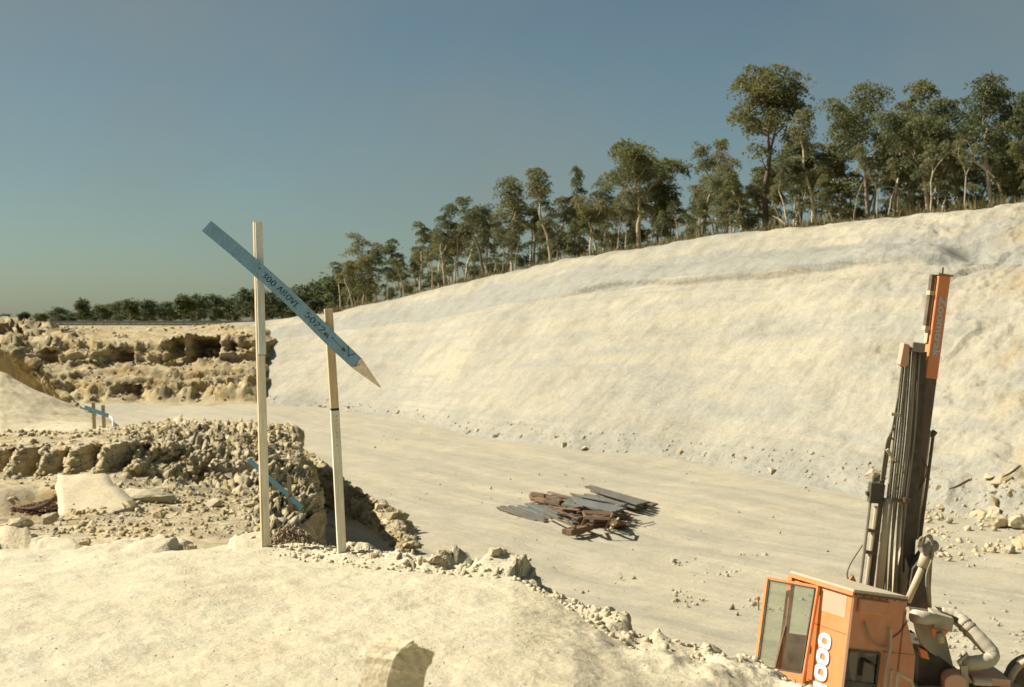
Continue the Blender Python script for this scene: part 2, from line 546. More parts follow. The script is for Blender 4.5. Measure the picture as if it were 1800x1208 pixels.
M_WOOD = wood_mat("stake_wood", (0.66, 0.53, 0.31), (0.48, 0.36, 0.19))
M_WHITEWOOD = wood_mat("whitewashed_wood", (0.76, 0.71, 0.55), (0.60, 0.54, 0.39))
M_BLUEWHITE = wood_mat("pale_blue_wash", (0.66, 0.70, 0.64), (0.54, 0.54, 0.44))
M_BLUE = wood_mat("blue_paint", (0.070, 0.140, 0.155), (0.05, 0.10, 0.112), (0, math.radians(45), 0))
M_BLUE_L = wood_mat("thin_blue_paint", (0.088, 0.150, 0.155), (0.066, 0.112, 0.116), (0, math.radians(45), 0))
M_TIP = wood_mat("weathered_tip_wood", (0.40, 0.31, 0.18), (0.27, 0.20, 0.11))
M_INK = paint_mat("marker_ink", (0.022, 0.034, 0.05), 0.0)
M_ORANGE = paint_mat("orange_paint", (0.80, 0.20, 0.028), 0.34, 0.55, None, scale=2.6)
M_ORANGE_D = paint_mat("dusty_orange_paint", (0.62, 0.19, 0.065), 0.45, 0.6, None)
M_MAST = paint_mat("mast_orange", (0.78, 0.22, 0.06), 0.3, 0.6, None)
M_FADED = paint_mat("faded_orange_paint", (0.66, 0.33, 0.2), 0.35, 0.6)
M_STEEL = paint_mat("dusty_steel", (0.16, 0.14, 0.105), 0.45, 0.6)
M_DARK = paint_mat("dark_steel", (0.035, 0.028, 0.02), 0.16, 0.5)
M_BRSTEEL_SHADE = paint_mat("brown_steel_mast_shade", (0.075, 0.042, 0.028), 0.22, 0.6)  # brown steel parts; also the shade painted onto the lower mast
M_DUSTY = paint_mat("dust_coated_steel", (0.45, 0.36, 0.22), 0.75, 0.8)
M_HOSE = paint_mat("rubber_hose", (0.05, 0.042, 0.03), 0.28, 0.7)
M_HOSE_L = paint_mat("dusty_hose", (0.20, 0.165, 0.10), 0.35, 0.7)
M_DUCT = paint_mat("suction_duct", (0.50, 0.44, 0.31), 0.5, 0.8)
M_RUST = paint_mat("rust", (0.155, 0.07, 0.03), 0.2, 0.8, (0.07, 0.04, 0.02))
M_RUBBER = paint_mat("black_rubber", (0.02, 0.018, 0.015), 0.2, 0.7)
M_WHITE = paint_mat("white_paint", (0.78, 0.74, 0.66), 0.12, 0.5)
M_SILVER = paint_mat("silver_letter_paint", (0.52, 0.54, 0.52), 0.15, 0.5)
M_SEAT = paint_mat("seat_vinyl", (0.16, 0.21, 0.19), 0.3, 0.6)
M_GREYWOOD = wood_mat("weathered_timber", (0.165, 0.15, 0.108), (0.085, 0.075, 0.052), scale=0.3)
M_BLUEGREY = wood_mat("blue_grey_timber", (0.175, 0.175, 0.145), (0.10, 0.10, 0.08), scale=0.3)
M_BROWNWOOD = wood_mat("brown_timber", (0.17, 0.115, 0.065), (0.08, 0.052, 0.03), scale=0.3)
M_PALEWOOD = wood_mat("pale_stick", (0.58, 0.47, 0.28), (0.42, 0.32, 0.18))

def glass_mat():
    m, nt, b = new_mat("dusty_glass")
    nt.nodes.remove(b)
    out = nt.nodes["Material Output"]
    tr = nt.nodes.new("ShaderNodeBsdfTransparent"); tr.inputs[0].default_value = (0.84, 0.87, 0.80, 1)
    gl = nt.nodes.new("ShaderNodeBsdfGlossy"); gl.inputs["Roughness"].default_value = 0.08
    gl.inputs["Color"].default_value = (0.8, 0.85, 0.85, 1)
    df = nt.nodes.new("ShaderNodeBsdfDiffuse"); df.inputs[0].default_value = (0.42, 0.40, 0.31, 1)
    m1 = nt.nodes.new("ShaderNodeMixShader"); m2 = nt.nodes.new("ShaderNodeMixShader")
    p = position(nt)
    f = noise_node(nt, p, 5, 5, 0.6)
    nt.links.new(ramp(nt, f, [(0.3, 0.03), (0.75, 0.13)]), m1.inputs[0])
    nt.links.new(tr.outputs[0], m1.inputs[1]); nt.links.new(df.outputs[0], m1.inputs[2])
    m2.inputs[0].default_value = 0.06
    nt.links.new(m1.outputs[0], m2.inputs[1]); nt.links.new(gl.outputs[0], m2.inputs[2])
    nt.links.new(m2.outputs[0], out.inputs[0])
    return m
M_GLASS = glass_mat()
M_GLASS_D = glass_mat(); M_GLASS_D.name = "dark_glass"
M_GLASS_D.node_tree.nodes["Transparent BSDF"].inputs[0].default_value = (0.22, 0.25, 0.22, 1)
M_GLASS_D.node_tree.nodes["Diffuse BSDF"].inputs[0].default_value = (0.22, 0.22, 0.18, 1)

def leaf_mat(name, c1, c2, transl=0.38):
    m, nt, b = new_mat(name)
    oi = nt.nodes.new("ShaderNodeObjectInfo")
    p = position(nt)
    f = noise_node(nt, p, 0.7, 4, 0.6)
    c = mixc(nt, ramp(nt, f, [(0.3, 0.0), (0.7, 1.0)]), c1, c2)
    c = mixc(nt, 1.0, c, ramp(nt, oi.outputs["Random"], [(0.0, (0.72, 0.78, 0.8)), (0.5, (1, 1, 1)), (1.0, (1.15, 1.07, 0.9))]), 'MULTIPLY')
    nt.links.new(c, b.inputs["Base Color"])
    b.inputs["Roughness"].default_value = 0.7
    out = nt.nodes["Material Output"]
    tl = nt.nodes.new("ShaderNodeBsdfTranslucent"); nt.links.new(c, tl.inputs[0])
    mx = nt.nodes.new("ShaderNodeMixShader"); mx.inputs[0].default_value = transl
    nt.links.new(b.outputs[0], mx.inputs[1]); nt.links.new(tl.outputs[0], mx.inputs[2])
    nt.links.new(mx.outputs[0], out.inputs[0])
    return m
M_LEAF = leaf_mat("gum_leaves", (0.120, 0.135, 0.050), (0.185, 0.185, 0.078))
M_LEAF_FAR = leaf_mat("far_leaves", (0.085, 0.108, 0.050), (0.125, 0.145, 0.065))
M_LEAF_OL = leaf_mat("olive_leaves", (0.170, 0.170, 0.075), (0.23, 0.215, 0.105))

def bark_mat(name, c1, c2):
    m, nt, b = new_mat(name)
    oi = nt.nodes.new("ShaderNodeObjectInfo")
    p = position(nt, (1, 1, 0.25))
    f = noise_node(nt, p, 3.0, 5, 0.65)
    c = mixc(nt, ramp(nt, f, [(0.35, 0.0), (0.65, 1.0)]), c1, c2)
    c = mixc(nt, 1.0, c, ramp(nt, oi.outputs["Random"], [(0.0, (0.30, 0.27, 0.25)), (0.3, (0.75, 0.72, 0.68)), (1.0, (1.35, 1.3, 1.2))]), 'MULTIPLY')
    nt.links.new(c, b.inputs["Base Color"]); b.inputs["Roughness"].default_value = 0.9
    return m
M_BARK = bark_mat("gum_bark", (0.52, 0.43, 0.30), (0.33, 0.26, 0.17))
M_GRASS = leaf_mat("dry_grass", (0.24, 0.19, 0.08), (0.15, 0.135, 0.05), 0.3)

# ------------------------------------------------------------------ rock meshes
def hull_rock(seed, flat=1.0, n=18, rough=False):
    r = random.Random(seed)
    bm = bmesh.new()
    for _ in range(n):
        v = Vector((r.uniform(-1, 1), r.uniform(-1, 1), r.uniform(-1, 1)))
        if v.length > 1e-3: v = v.normalized() * r.uniform(0.75, 1.0)
        v.z *= flat; v.x *= 1.15
        # squash towards a few planes: angular blasted rock
        v.x = max(-0.82, min(0.86, v.x)); v.y = max(-0.75, min(0.8, v.y)); v.z = max(-0.7 * flat, min(0.72 * flat, v.z))
        bm.verts.new(v)
    res = bmesh.ops.convex_hull(bm, input=list(bm.verts))
    bmesh.ops.delete(bm, geom=[g for g in res["geom_interior"] if isinstance(g, bmesh.types.BMVert)], context='VERTS')
    bmesh.ops.triangulate(bm, faces=list(bm.faces))
    if rough:
        bmesh.ops.subdivide_edges(bm, edges=list(bm.edges), cuts=2, use_grid_fill=True)
        for v in bm.verts:
            v.co += Vector((r.gauss(0, 1), r.gauss(0, 1), r.gauss(0, 1))) * 0.03
    bm.normal_update()
    me = bpy.data.meshes.new("rock")
    bm.to_mesh(me); bm.free()
    me.materials.append(M_ROCK)
    return me
ROCKS = [hull_rock(100 + i, flat=[1.0, 0.75, 0.6, 0.85][i % 4], n=8 + (i % 3) * 2) for i in range(10)]
ROCKS_R = [hull_rock(300 + i, flat=[0.9, 0.7, 0.8][i % 3], n=20, rough=True) for i in range(5)]
ROCK_NP = []
for me in ROCKS:
    V = np.empty(len(me.vertices) * 3, dtype=np.float32); me.vertices.foreach_get("co", V)
    T = np.array([list(p.vertices) for p in me.polygons], dtype=np.int32)
    ROCK_NP.append((V.reshape(-1, 3), T))

def rock(loc, r, label, group, seed=None, rough=False, mat=None, stretch=(1, 1, 1), name="rock"):
    me = (ROCKS_R if rough else ROCKS)[rnd.randrange(5 if rough else 10)]
    o = link(name, me, None, loc)
    o.rotation_euler = (rnd.uniform(-0.4, 0.4), rnd.uniform(-0.4, 0.4), rnd.uniform(0, 6.28))
    o.scale = (r * stretch[0], r * stretch[1], r * stretch[2])
    tag(o, label, "rock", group)
    return o

def rand_rot(rs, n):
    q = rs.normal(size=(n, 4)); q /= np.linalg.norm(q, axis=1, keepdims=True)
    w, x, y, z = q.T
    return np.stack([np.stack([1 - 2 * (y * y + z * z), 2 * (x * y - z * w), 2 * (x * z + y * w)], -1),
                     np.stack([2 * (x * y + z * w), 1 - 2 * (x * x + z * z), 2 * (y * z - x * w)], -1),
                     np.stack([2 * (x * z - y * w), 2 * (y * z + x * w), 1 - 2 * (x * x + y * y)], -1)], 1)

def stones_stuff(name, P, R, label, mat, seed=1, cat="stones"):
    rs = np.random.RandomState(seed)
    Vs, Ts, off = [], [], 0
    kind = rs.randint(0, len(ROCK_NP), len(P))
    for k, (V, T) in enumerate(ROCK_NP):
        s = np.where(kind == k)[0]
        if len(s) == 0: continue
        M = rand_rot(rs, len(s))
        W = np.einsum('nij,vj->nvi', M, V) * R[s][:, None, None] + P[s][:, None, :]
        Vs.append(W.reshape(-1, 3))
        Ts.append((T[None] + (np.arange(len(s)) * len(V))[:, None, None]).reshape(-1, 3) + off)
        off += len(s) * len(V)
    me = np_mesh(name, np.concatenate(Vs), np.concatenate(Ts), mat, tri=True)
    o = link(name, me)
    tag(o, label, cat, None, "stuff")
    return o

def sample_grid(G, rp, cp, r0, r1, c0, c1, n, rs):
    """n random points on a loft grid inside a window of the row/column parameters"""
    ri = np.where((rp >= r0) & (rp <= r1))[0]; ci = np.where((cp >= c0) & (cp <= c1))[0]
    i = rs.randint(ri[0], ri[-1], n); j = rs.randint(ci[0], ci[-1], n)
    a = rs.rand(n)[:, None]; b = rs.rand(n)[:, None]
    return G[i, j] * (1 - a) * (1 - b) + G[i + 1, j] * a * (1 - b) + G[i, j + 1] * (1 - a) * b + G[i + 1, j + 1] * a * b

# ================================================================== THE GROUND
FLOOR_Z = -8.0
def floor_z(x, y):
    """cutting floor, rising a little towards the drill pad near the mound"""
    t = sstep(42.0, 24.0, y)
    return FLOOR_Z + 0.95 * t

# ---- foreground mound the camera stands on
mu = [-260, 0, 250, 470, 640, 760, 900, 960, 1010, 1060, 1180, 1320, 1450, 1700, 2100]
edge_v = [932, 938, 945, 948, 975, 985, 998, 1030, 1060, 1105, 1140, 1172, 1212, 1290, 1370]
edge_Y = [10.6, 10.2, 10.0, 10.0, 9.4, 9.1, 8.9, 8.5, 8.2, 7.8, 7.6, 7.5, 7.3, 7.0, 7.0]
edge = [px(u, v, Y) for u, v, Y in zip(mu, edge_v, edge_Y)]
rowB = []; rowU = []; rowN = []; d1 = []; d2 = []; d3 = []
for k, (u, e) in enumerate(zip(mu, edge)):
    zb = -1.58 - 0.05 * max(0, k - 8)
    x5 = (u - 900) / F * 5.2
    rowB.append((x5 * 2.2, -9.0, zb + 0.1))
    rowU.append((x5 * 1.05, 1.8, zb))
    rowN.append((x5, 5.2, zb - 0.02))
    dirv = Vector((e[0], e[1], 0)).normalized()
    q = Vector(e)
    left = u < 500
    a = q + dirv * 1.3 + Vector((0.35, 0, -1.35)); b_ = q + dirv * 4.0 + Vector((0.6, 0, -3.6))
    c = q + dirv * (8.5 if not left else 9.0); c.z = -8.6
    if left:
        b_.z = -5.2
    d1.append(tuple(a)); d2.append(tuple(b_)); d3.append(tuple(c))
G, rp, cp = loft([rowB, rowU, rowN, edge, d1, d2, d3], [4, 12, 130, 26, 14, 10],
                 [16, 40, 40, 36, 30, 26, 28, 16, 16, 16, 26, 30, 24, 20, 10], smooth=3)
n = grid_normals(G)
yy = G[..., 1]
amp = sstep(2, 5, yy)
d = fbm(G, 0.8, 4, 3) * 0.07 + fbm(G, 4.0, 4, 5) * 0.018
d += fbm(G, 18, 3, 9) * 0.006
rowpar = rp[:, None] * np.ones_like(yy)
edgem = sstep(2.86, 3.0, rowpar)
blk = worley(G, 3.2, 11)
d += edgem * ((blk[2] - 0.5) * 0.20 + fbm(G, 5, 3, 12) * 0.05)
# a lumpier bank along the right bottom of the frame
lump = sstep(0.2, 0.9, G[..., 0]) * sstep(2.45, 2.75, rowpar) * (1 - edgem)
d += lump * (fbm(G, 3.0, 4, 41, True) * 0.09)
G = G + np.stack([n[..., 0] * d * 0.5, n[..., 1] * d * 0.5, np.abs(n[..., 2]) * d], -1) * amp[..., None]
MOUND = (G, rp, cp)
grid_obj("foreground_mound", G, M_MOUND, rp, cp)

# ---- cutting floor
def floor_grid():
    ys = np.concatenate([np.linspace(-120, 12, 12), np.linspace(13, 40, 70), np.linspace(40.5, 75, 90), np.linspace(76, 170, 60), np.linspace(180, 400, 8)])
    xs = np.concatenate([np.linspace(-260, -46, 10), np.linspace(-44, 34, 200), np.linspace(38, 200, 10)])
    X, Y = np.meshgrid(xs, ys)
    Z = floor_z(X, Y)
    G = np.stack([X, Y, Z], -1)
    nr = sstep(200, 120, Y) * sstep(-45, -40, X) * sstep(36, 32, X)
    # haul tracks run along the toe of the cut slope
    q = (X * 0.866 + Y * 0.5)
    G[..., 2] += nr * (fbm(G, 0.12, 4, 21) * 0.22 + fbm(G, 0.9, 4, 22) * 0.06 + 0.03 * np.sin(q * 2.1 + 2 * fbm(G, 0.1, 2, 23)))
    return G, ys, xs
G, ys, xs = floor_grid()
FLOORG = G
grid_obj("cutting_floor", G, M_FLOOR, ys, xs)
def on_floor(u, v, lift=0.0):
    Y = (-FLOOR_Z - lift) * F / (v - VH)
    for _ in range(4):
        z = float(floor_z(0, Y)) + lift
        Y = -z * F / (v - VH)
    return px(u, v, Y)

# ---- long cut slope (batter) on the right
bu = [330, 440, 560, 700, 850, 1000, 1230, 1450, 1620, 1800, 2000, 2300]
toe_v = [702, 708, 716, 735, 768, 792, 815, 855, 890, 930, 990, 1100]
crest_u = [360, 440, 590, 700, 850, 1000, 1210, 1480, 1640, 1800, 2000, 2300]
crest_v = [574, 572, 549, 527, 490, 455, 419, 387, 371, 355, 338, 315]
crest_Y = [152, 150, 144, 134, 121, 112, 101, 91, 86, 81, 75, 66]
toe = [px(u, v, 8.0 * F / (v - VH)) for u, v in zip(bu, toe_v)]
crest = [px(u, v, Y) for u, v, Y in zip(crest_u, crest_v, crest_Y)]
def lerp3(a, b, t): return tuple(a[i] * (1 - t) + b[i] * t for i in range(3))
r_in = [(t[0] - 0.0, t[1] - 2.5, -8.5) for t in toe]
r1 = []; r2 = []; r3 = []; back = []; back2 = []
for a, b in zip(toe, crest):
    q = lerp3(a, b, 0.16); r1.append((q[0], q[1], q[2] - 0.35))
    q = lerp3(a, b, 0.68); r2.append((q[0], q[1], q[2] + 0.10))
    q = lerp3(a, b, 0.84); r3.append((q[0], q[1], q[2] - 0.05))
    back.append((b[0] * 1.02, b[1] + 3.0, b[2] + 0.12))
    back2.append((b[0] * 1.05, b[1] + 14.0, b[2] + 0.25))
G, rp, cp = loft([r_in, toe, r1, r2, r3, crest, back, back2], [4, 30, 110, 36, 34, 10, 6],
                 [16, 20, 24, 26, 30, 44, 44, 40, 46, 40, 20], smooth=6)
n = grid_normals(G)
n[n[..., 2] < 0] *= -1
R_ = rp[:, None] * np.ones(G.shape[:2]); C_ = cp[None, :] * np.ones(G.shape[:2])
face = sstep(1.0, 1.3, R_) * sstep(5.1, 4.8, R_)
al = np.stack([G[..., 0] * 0.5 - G[..., 1] * 0.866, G[..., 2], G[..., 0] * 0], -1)      # along the slope, height
d = fbm(G, 0.09, 4, 31) * 0.55 + fbm(G, 0.45, 4, 32) * 0.09 * face
# raked tooth marks running down the face, leaning to the lower left
rk = np.stack([al[..., 0] * 1.5 + al[..., 1] * 1.0, al[..., 1] * 0.18 - al[..., 0] * 0.05, al[..., 2] + 3.3], -1)
d += face * fbm(rk, 1.0, 3, 33) * 0.055
# bedding ledges, stronger to the right
right = sstep(6.0, 9.5, C_)
lv = G[..., 2] + 0.12 * al[..., 0] * 0 + fbm(G, 0.11, 3, 34) * 1.3
led = (lv * 0.55) - np.floor(lv * 0.55)
d += face * (sstep(0.0, 0.12, led) * (1 - led) * 0.5) * (0.12 + 0.42 * right)
bw = worley(G * np.array([1, 1, 1.8]), 0.35, 35)
d += face * right * (bw[2] - 0.5) * 0.40
d += face * (fbm(G, 1.6, 4, 39, True) * 0.05 + fbm(G, 4.5, 3, 40) * 0.03)
bw2 = worley(G * np.array([1, 1, 1.6]), 1.1, 36)
d += face * (bw2[2] - 0.5) * (0.035 + 0.22 * right)
# the long undercut bed near the top of the face
rl_ = R_ + 0.25 * fbm(G, 0.10, 3, 37)
led2 = sstep(3.38, 3.44, rl_) * sstep(4.3, 3.7, rl_) * sstep(4.6, 5.4, C_) * sstep(8.6, 8.0, C_)
d += face * led2 * 0.55
led3 = sstep(2.62, 2.68, rl_) * sstep(3.1, 2.8, rl_) * sstep(5.0, 6.4, C_)
d += face * led3 * 0.22
# cut notch near the top right
notch = np.exp(-((C_ - 8.45) / 0.22) ** 2 - ((R_ - 3.75) / 0.30) ** 2)
d -= notch * 1.1
d += sstep(4.6, 5.0, R_) * sstep(6.2, 5.2, R_) * fbm(G, 0.6, 4, 44) * 0.28
toe_m = sstep(1.6, 1.2, R_) * sstep(0.9, 1.0, R_)
d += toe_m * (fbm(G, 1.2, 3, 38) * 0.22)
G = G + n * (d * sstep(0.2, 1.2, R_))[..., None]
BATTER = (G, rp, cp)
grid_obj("cut_slope", G, M_BATTER, rp, cp)

def crest_at(u):
    """crest height and depth under photo column u"""
    us = [-800, -300, 0] + crest_u
    vs = [575, 574, 574] + crest_v
    Ys = [165, 160, 158] + crest_Y
    return float(np.interp(u, us, vs)), float(np.interp(u, us, Ys))

# ---- plain behind the crest, out to the horizon
gu = [-900, -300, 0, 200, 360, 440, 590, 700, 850, 1000, 1210, 1480, 1640, 1800, 2000, 2300, 3200]
rows = [[], [], [], [], [], []]
for u in gu:
    v, Y = crest_at(u)
    p = px(u, v, Y); k = (u - 900) / F
    rows[0].append((p[0], p[1] + (0.5 if u < 430 else 1.0), p[2] - (0.3 if u < 430 else 1.2)))
    rows[1].append((k * (Y + 9), Y + 9, p[2] + 0.05))
    rows[2].append((k * (Y + 40), Y + 40, p[2] * 1.05 + 0.1))
    rows[3].append((k * 330, 330, p[2] * 0.9 - 0.15))
    rows[4].append((k * 1600, 1600, p[2] * 0.3 - 1.0))
    rows[5].append((k * 9000, 9000, -6.0))
G, rp, cp = loft(rows, [12, 14, 20, 8, 4], [4, 6, 8, 10, 8, 14, 10, 12, 12, 14, 16, 10, 10, 10, 8, 4])
G[..., 2] += sstep(0.3, 1.2, rp)[:, None] * fbm(G, 0.05, 3, 51) * 0.25
PLAIN = (G, rp, cp)
grid_obj("ground", G, M_PLAIN, rp, cp)

# ---- rubble bench in the left middle distance, with its broken face
cu = [-260, 0, 100, 220, 330, 430, 480]
def row_from(us, vs, Ys): return [px(u, v, Y) for u, v, Y in zip(us, vs, Ys)]
crestA = [(560, 940, 33), (548, 912, 37), (553, 880, 40), (545, 843, 43.5), (535, 802, 47.5), (522, 765, 53), (508, 753, 58), (500, 756, 63)]
rowsA = [
    [px(u, 0, 14)[:2] + (-5.4,) for u in cu],
    row_from(cu, [966, 966, 966, 966, 966, 968, 970], [23.5, 23.5, 23.5, 23.5, 23.5, 24, 25]),
    row_from(cu, [905, 905, 912, 908, 902, 900, 902], [29, 29, 29.5, 30, 31, 32, 34]),
    row_from(cu, [832, 830, 829, 826, 840, 852, 858], [36, 36, 36, 36.5, 38, 39, 40]),
    row_from(cu, [786, 784, 783, 779, 790, 806, 815], [37.2, 37, 37, 37.5, 40, 42, 44]),
    row_from(cu, [768, 766, 763, 757, 764, 772, 772], [45, 44, 44, 46, 49, 51, 52]),
    row_from(cu, [745, 745, 745, 744, 748, 752, 754], [58, 56, 55, 55, 56, 57, 57]),
    [px(u, 0, 66)[:2] + (-8.6,) for u in cu],
]
for k, r in enumerate(rowsA):
    c = Vector(px(*crestA[k]))
    if k == 0: c = Vector((px(572, 0, 20)[0], 20, -6.5))
    if k == 7: c.z = -8.6
    r.append(tuple(c))
    f1 = c + Vector((0.05, 0.1, 0)); f1.z = c.z - (c.z + 8.0) * 0.5
    f2 = c + Vector((0.3, 0.0, 0)); f2.z = -8.6
    r.append(tuple(f1)); r.append(tuple(f2))
G, rp, cp = loft(rowsA, [6, 16, 40, 30, 28, 18, 8], [14, 30, 36, 30, 30, 24, 16, 12, 9], smooth=1)
n = grid_normals(G); n[n[..., 2] < 0] *= -1
R_ = rp[:, None] * np.ones(G.shape[:2]); C_ = cp[None, :] * np.ones(G.shape[:2])
rough = sstep(2.8, 3.9, C_) * sstep(2.55, 3.05, R_) + sstep(5.0, 5.8, C_) * sstep(0.8, 1.3, R_) + sstep(2.98, 3.08, R_) * sstep(4.15, 4.0, R_) * 0.25
rough = np.clip(rough, 0, 1) * sstep(0.5, 1.1, R_)
w1 = worley(G, 1.5, 61); w2 = worley(G, 3.6, 62)
d = fbm(G, 0.3, 4, 63) * 0.25 * sstep(0.5, 1.5, R_) + fbm(G, 2.0, 3, 66) * 0.06
d += rough * ((w1[2] - 0.5) * 0.30 + (w2[2] - 0.5) * 0.20 - 0.30 * sstep(0.16, 0.0, w1[1] - w1[0]) + fbm(G, 0.7, 5, 67, True) * 0.40 + fbm(G, 5.0, 2, 68) * 0.06)
# standing columns broken out along the face
colm = sstep(3.02, 3.12, R_) * sstep(4.08, 3.92, R_) * sstep(4.1, 3.5, C_)
ph = G[..., 0] * 2.3 + 0.8 * fbm(G, 0.6, 2, 64)
dep = np.abs(np.sin(ph * 1.6)) ** 0.6
pushy = colm * (0.85 - dep) * (0.9 + 0.9 * fbm(np.stack([G[..., 0], G[..., 0] * 0, G[..., 0] * 0], -1), 0.8, 2, 65))
G = G + n * d[..., None]
G = G + np.random.RandomState(6).normal(0, 0.030, G.shape) * rough[..., None]
G[..., 1] += pushy * 2.2
# dark undercut below the upper slab at the left edge
cave = sstep(1.95, 2.1, R_) * sstep(2.62, 2.4, R_) * sstep(0.45, 0.8, C_) * sstep(2.03, 1.97, C_)
G[..., 2] -= cave * 0.75
G[..., 1] += cave * 0.5
BENCH = (G, rp, cp)
grid_obj("rubble_bench", G, M_RUBBLE, rp, cp, smooth=False)

# ---- low bank right of the gully
bk = [(530, 752, 62), (548, 766, 60), (580, 800, 57.5), (615, 832, 54.5), (650, 852, 52), (682, 880, 49.5), (700, 912, 47.5), (712, 945, 45.5), (716, 965, 43.5)]
top = [Vector(px(*b)) for b in bk]
for t in top:
    t.x += 0.1
    t.z = max(-8.05, -8.0 + (t.z + 8.0) * 0.68)
rN = [t + Vector((-0.8, -0.5, -8.6 - t.z)) for t in top]
rM = [t + Vector((-0.35, -0.2, -(t.z + 8) * 0.35)) for t in top]
rF = [t + Vector((1.0, 0.7, -8.5 - t.z)) for t in top]
G, rp, cp = loft([[tuple(x) for x in r] for r in (rN, rM, top, rF)], [22, 14, 16], [14] * (len(top) - 1), smooth=1)
n = grid_normals(G); n[n[..., 2] < 0] *= -1
w1 = worley(G, 1.4, 71); w2 = worley(G, 3.1, 72)
G = G + n * ((w1[2] - 0.5) * 0.3 + (w2[2] - 0.5) * 0.2 + fbm(G, 0.7, 3, 73) * 0.2)[..., None]
BANK = (G, rp, cp)
grid_obj("rubble_bank", G, M_RUBBLE, rp, cp, smooth=False)

# ---- smooth fill mound and the rock ridge behind it (left edge)
fu = [-420, -120, 0, 70, 130, 200, 250]
G, rp, cp = loft([
    row_from(fu, [812, 806, 792, 775, 760, 757, 800], [44, 44, 44, 44.5, 45, 47, 49]),
    row_from(fu, [715, 722, 722, 735, 740, 748, 790], [51, 51, 50, 50, 50.5, 51, 52]),
    row_from(fu, [560, 625, 655, 688, 714, 742, 785], [57, 57, 56, 55.5, 55, 54.5, 54]),
    [px(u, 0, 63)[:2] + (-8.5,) for u in fu]], [50, 46, 16], [20, 36, 34, 30, 30, 16], smooth=4)
n = grid_normals(G); n[n[..., 2] < 0] *= -1
G = G + n * (fbm(G, 0.5, 4, 81) * 0.16 + fbm(G, 3, 3, 82) * 0.03)[..., None]
FILL = (G, rp, cp)
grid_obj("fill_mound", G, M_FILL, rp, cp)

qu = [-420, -120, 0, 55, 105, 140, 160]
ridge = [Vector(px(u, v, Y)) for u, v, Y in zip(qu, [520, 575, 600, 632, 684, 714, 735], [74, 72, 70, 69, 68, 67, 66])]
G, rp, cp = loft([[tuple(r + Vector((1.2, -0.2, -9 - r.z))) for r in ridge],
                  [tuple(r + Vector((0.2, 2.6, -(r.z + 8) * 0.30))) for r in ridge],
                  [tuple(r + Vector((0.1, -0.25, -0.35))) for r in ridge],
                  [tuple(r) for r in ridge],
                  [tuple(r + Vector((-0.5, 6, -9 - r.z))) for r in ridge]], [40, 14, 8, 12], [16, 36, 26, 26, 18, 8], smooth=1)
n = grid_normals(G); n[n[..., 2] < 0] *= -1
w1 = worley(G, 0.75, 91); w2 = worley(G, 1.8, 92)
G = G + n * ((w1[2] - 0.5) * 0.6 + (w2[2] - 0.5) * 0.35 + fbm(G, 0.5, 3, 93) * 0.3)[..., None]
RIDGE = (G, rp, cp)
grid_obj("rock_ridge", G, M_FACE, rp, cp, smooth=False)

# ---- far rock face at the end of the cutting
wu = [-420, -100, 0, 100, 200, 300, 390, 450, 520]
wrows = [
    [px(u, 0, 124)[:2] + (-8.6,) for u in wu],
    row_from(wu, [708, 708, 709, 710, 710, 708, 706, 706, 708], [129] * 9),
    row_from(wu, [690, 690, 690, 694, 698, 698, 690, 685, 690], [132] * 9),
    row_from(wu, [655, 655, 655, 655, 658, 658, 655, 650, 655], [134.5] * 9),
    row_from(wu, [640, 640, 640, 644, 648, 648, 640, 632, 635], [137.5] * 9),
    row_from(wu, [606, 608, 610, 612, 614, 610, 604, 600, 602], [139] * 9),
    row_from(wu, [590, 590, 590, 594, 598, 594, 585, 580, 575], [144] * 9),
    row_from(wu, [575, 575, 575, 576, 576, 574, 570, 571, 566], [157, 157, 157, 157, 156, 155, 153, 152, 149]),
    row_from(wu, [573, 573, 573, 573, 573, 573, 573, 572, 570], [166, 166, 166, 166, 165, 164, 162, 161, 158]),
]
for r in wrows:
    u_ = 900 + r[-1][0] / r[-1][1] * F
    x_, y_, z_ = r[-1]
    r[-1] = (x_ + 1.0, y_ + 13.0, z_ - 0.9)      # the end of the face runs in behind the cut slope
G, rp, cp = loft(wrows, [3, 9, 14, 9, 16, 10, 10, 4], [10, 18, 26, 26, 26, 24, 18, 14], smooth=0)
n = grid_normals(G); n[n[..., 1] > 0] *= -1
R_ = rp[:, None] * np.ones(G.shape[:2]); C_ = cp[None, :] * np.ones(G.shape[:2])
U_ = np.interp(C_, range(len(wu)), wu)
w1 = worley(G * np.array([1, 1, 1.2]), 0.5, 101); w2 = worley(G, 1.5, 102)
rg = sstep(0.9, 1.6, R_) * sstep(7.0, 6.2, R_) * sstep(520, 430, U_)
rg = rg * (1 - 0.8 * sstep(5.05, 5.4, R_) * sstep(90, 190, U_)) * (1 - 0.5 * sstep(2.2, 2.6, R_) * sstep(4.0, 3.7, R_))
lz = G[..., 2] * 0.75 + 0.8 * fbm(G, 0.12, 3, 107)
lz = lz - np.floor(lz)
d = rg * ((w1[2] - 0.45) * 0.55 + (w2[2] - 0.5) * 0.3 - 0.2 * sstep(0.12, 0.0, w1[1] - w1[0]) + sstep(0.0, 0.15, lz) * (1 - lz) * 0.8) + fbm(G, 0.2, 4, 103) * 0.6 * rg + fbm(G, 1.2, 3, 104, True) * 0.25 * rg
xs1 = np.stack([G[..., 0], G[..., 2] * 0.15, G[..., 0] * 0], -1)
d += rg * sstep(3.9, 4.1, R_) * sstep(5.2, 5.0, R_) * fbm(xs1, 0.7, 3, 105, True) * 0.6 + rg * sstep(2.6, 2.3, R_) * fbm(xs1, 0.5, 3, 106, True) * 0.9
left_rough = sstep(150, 60, U_) * sstep(5.2, 6.2, R_) * sstep(7.1, 6.6, R_)
d += left_rough * ((w1[2] - 0.4) * 1.3)
G = G + n * d[..., None]
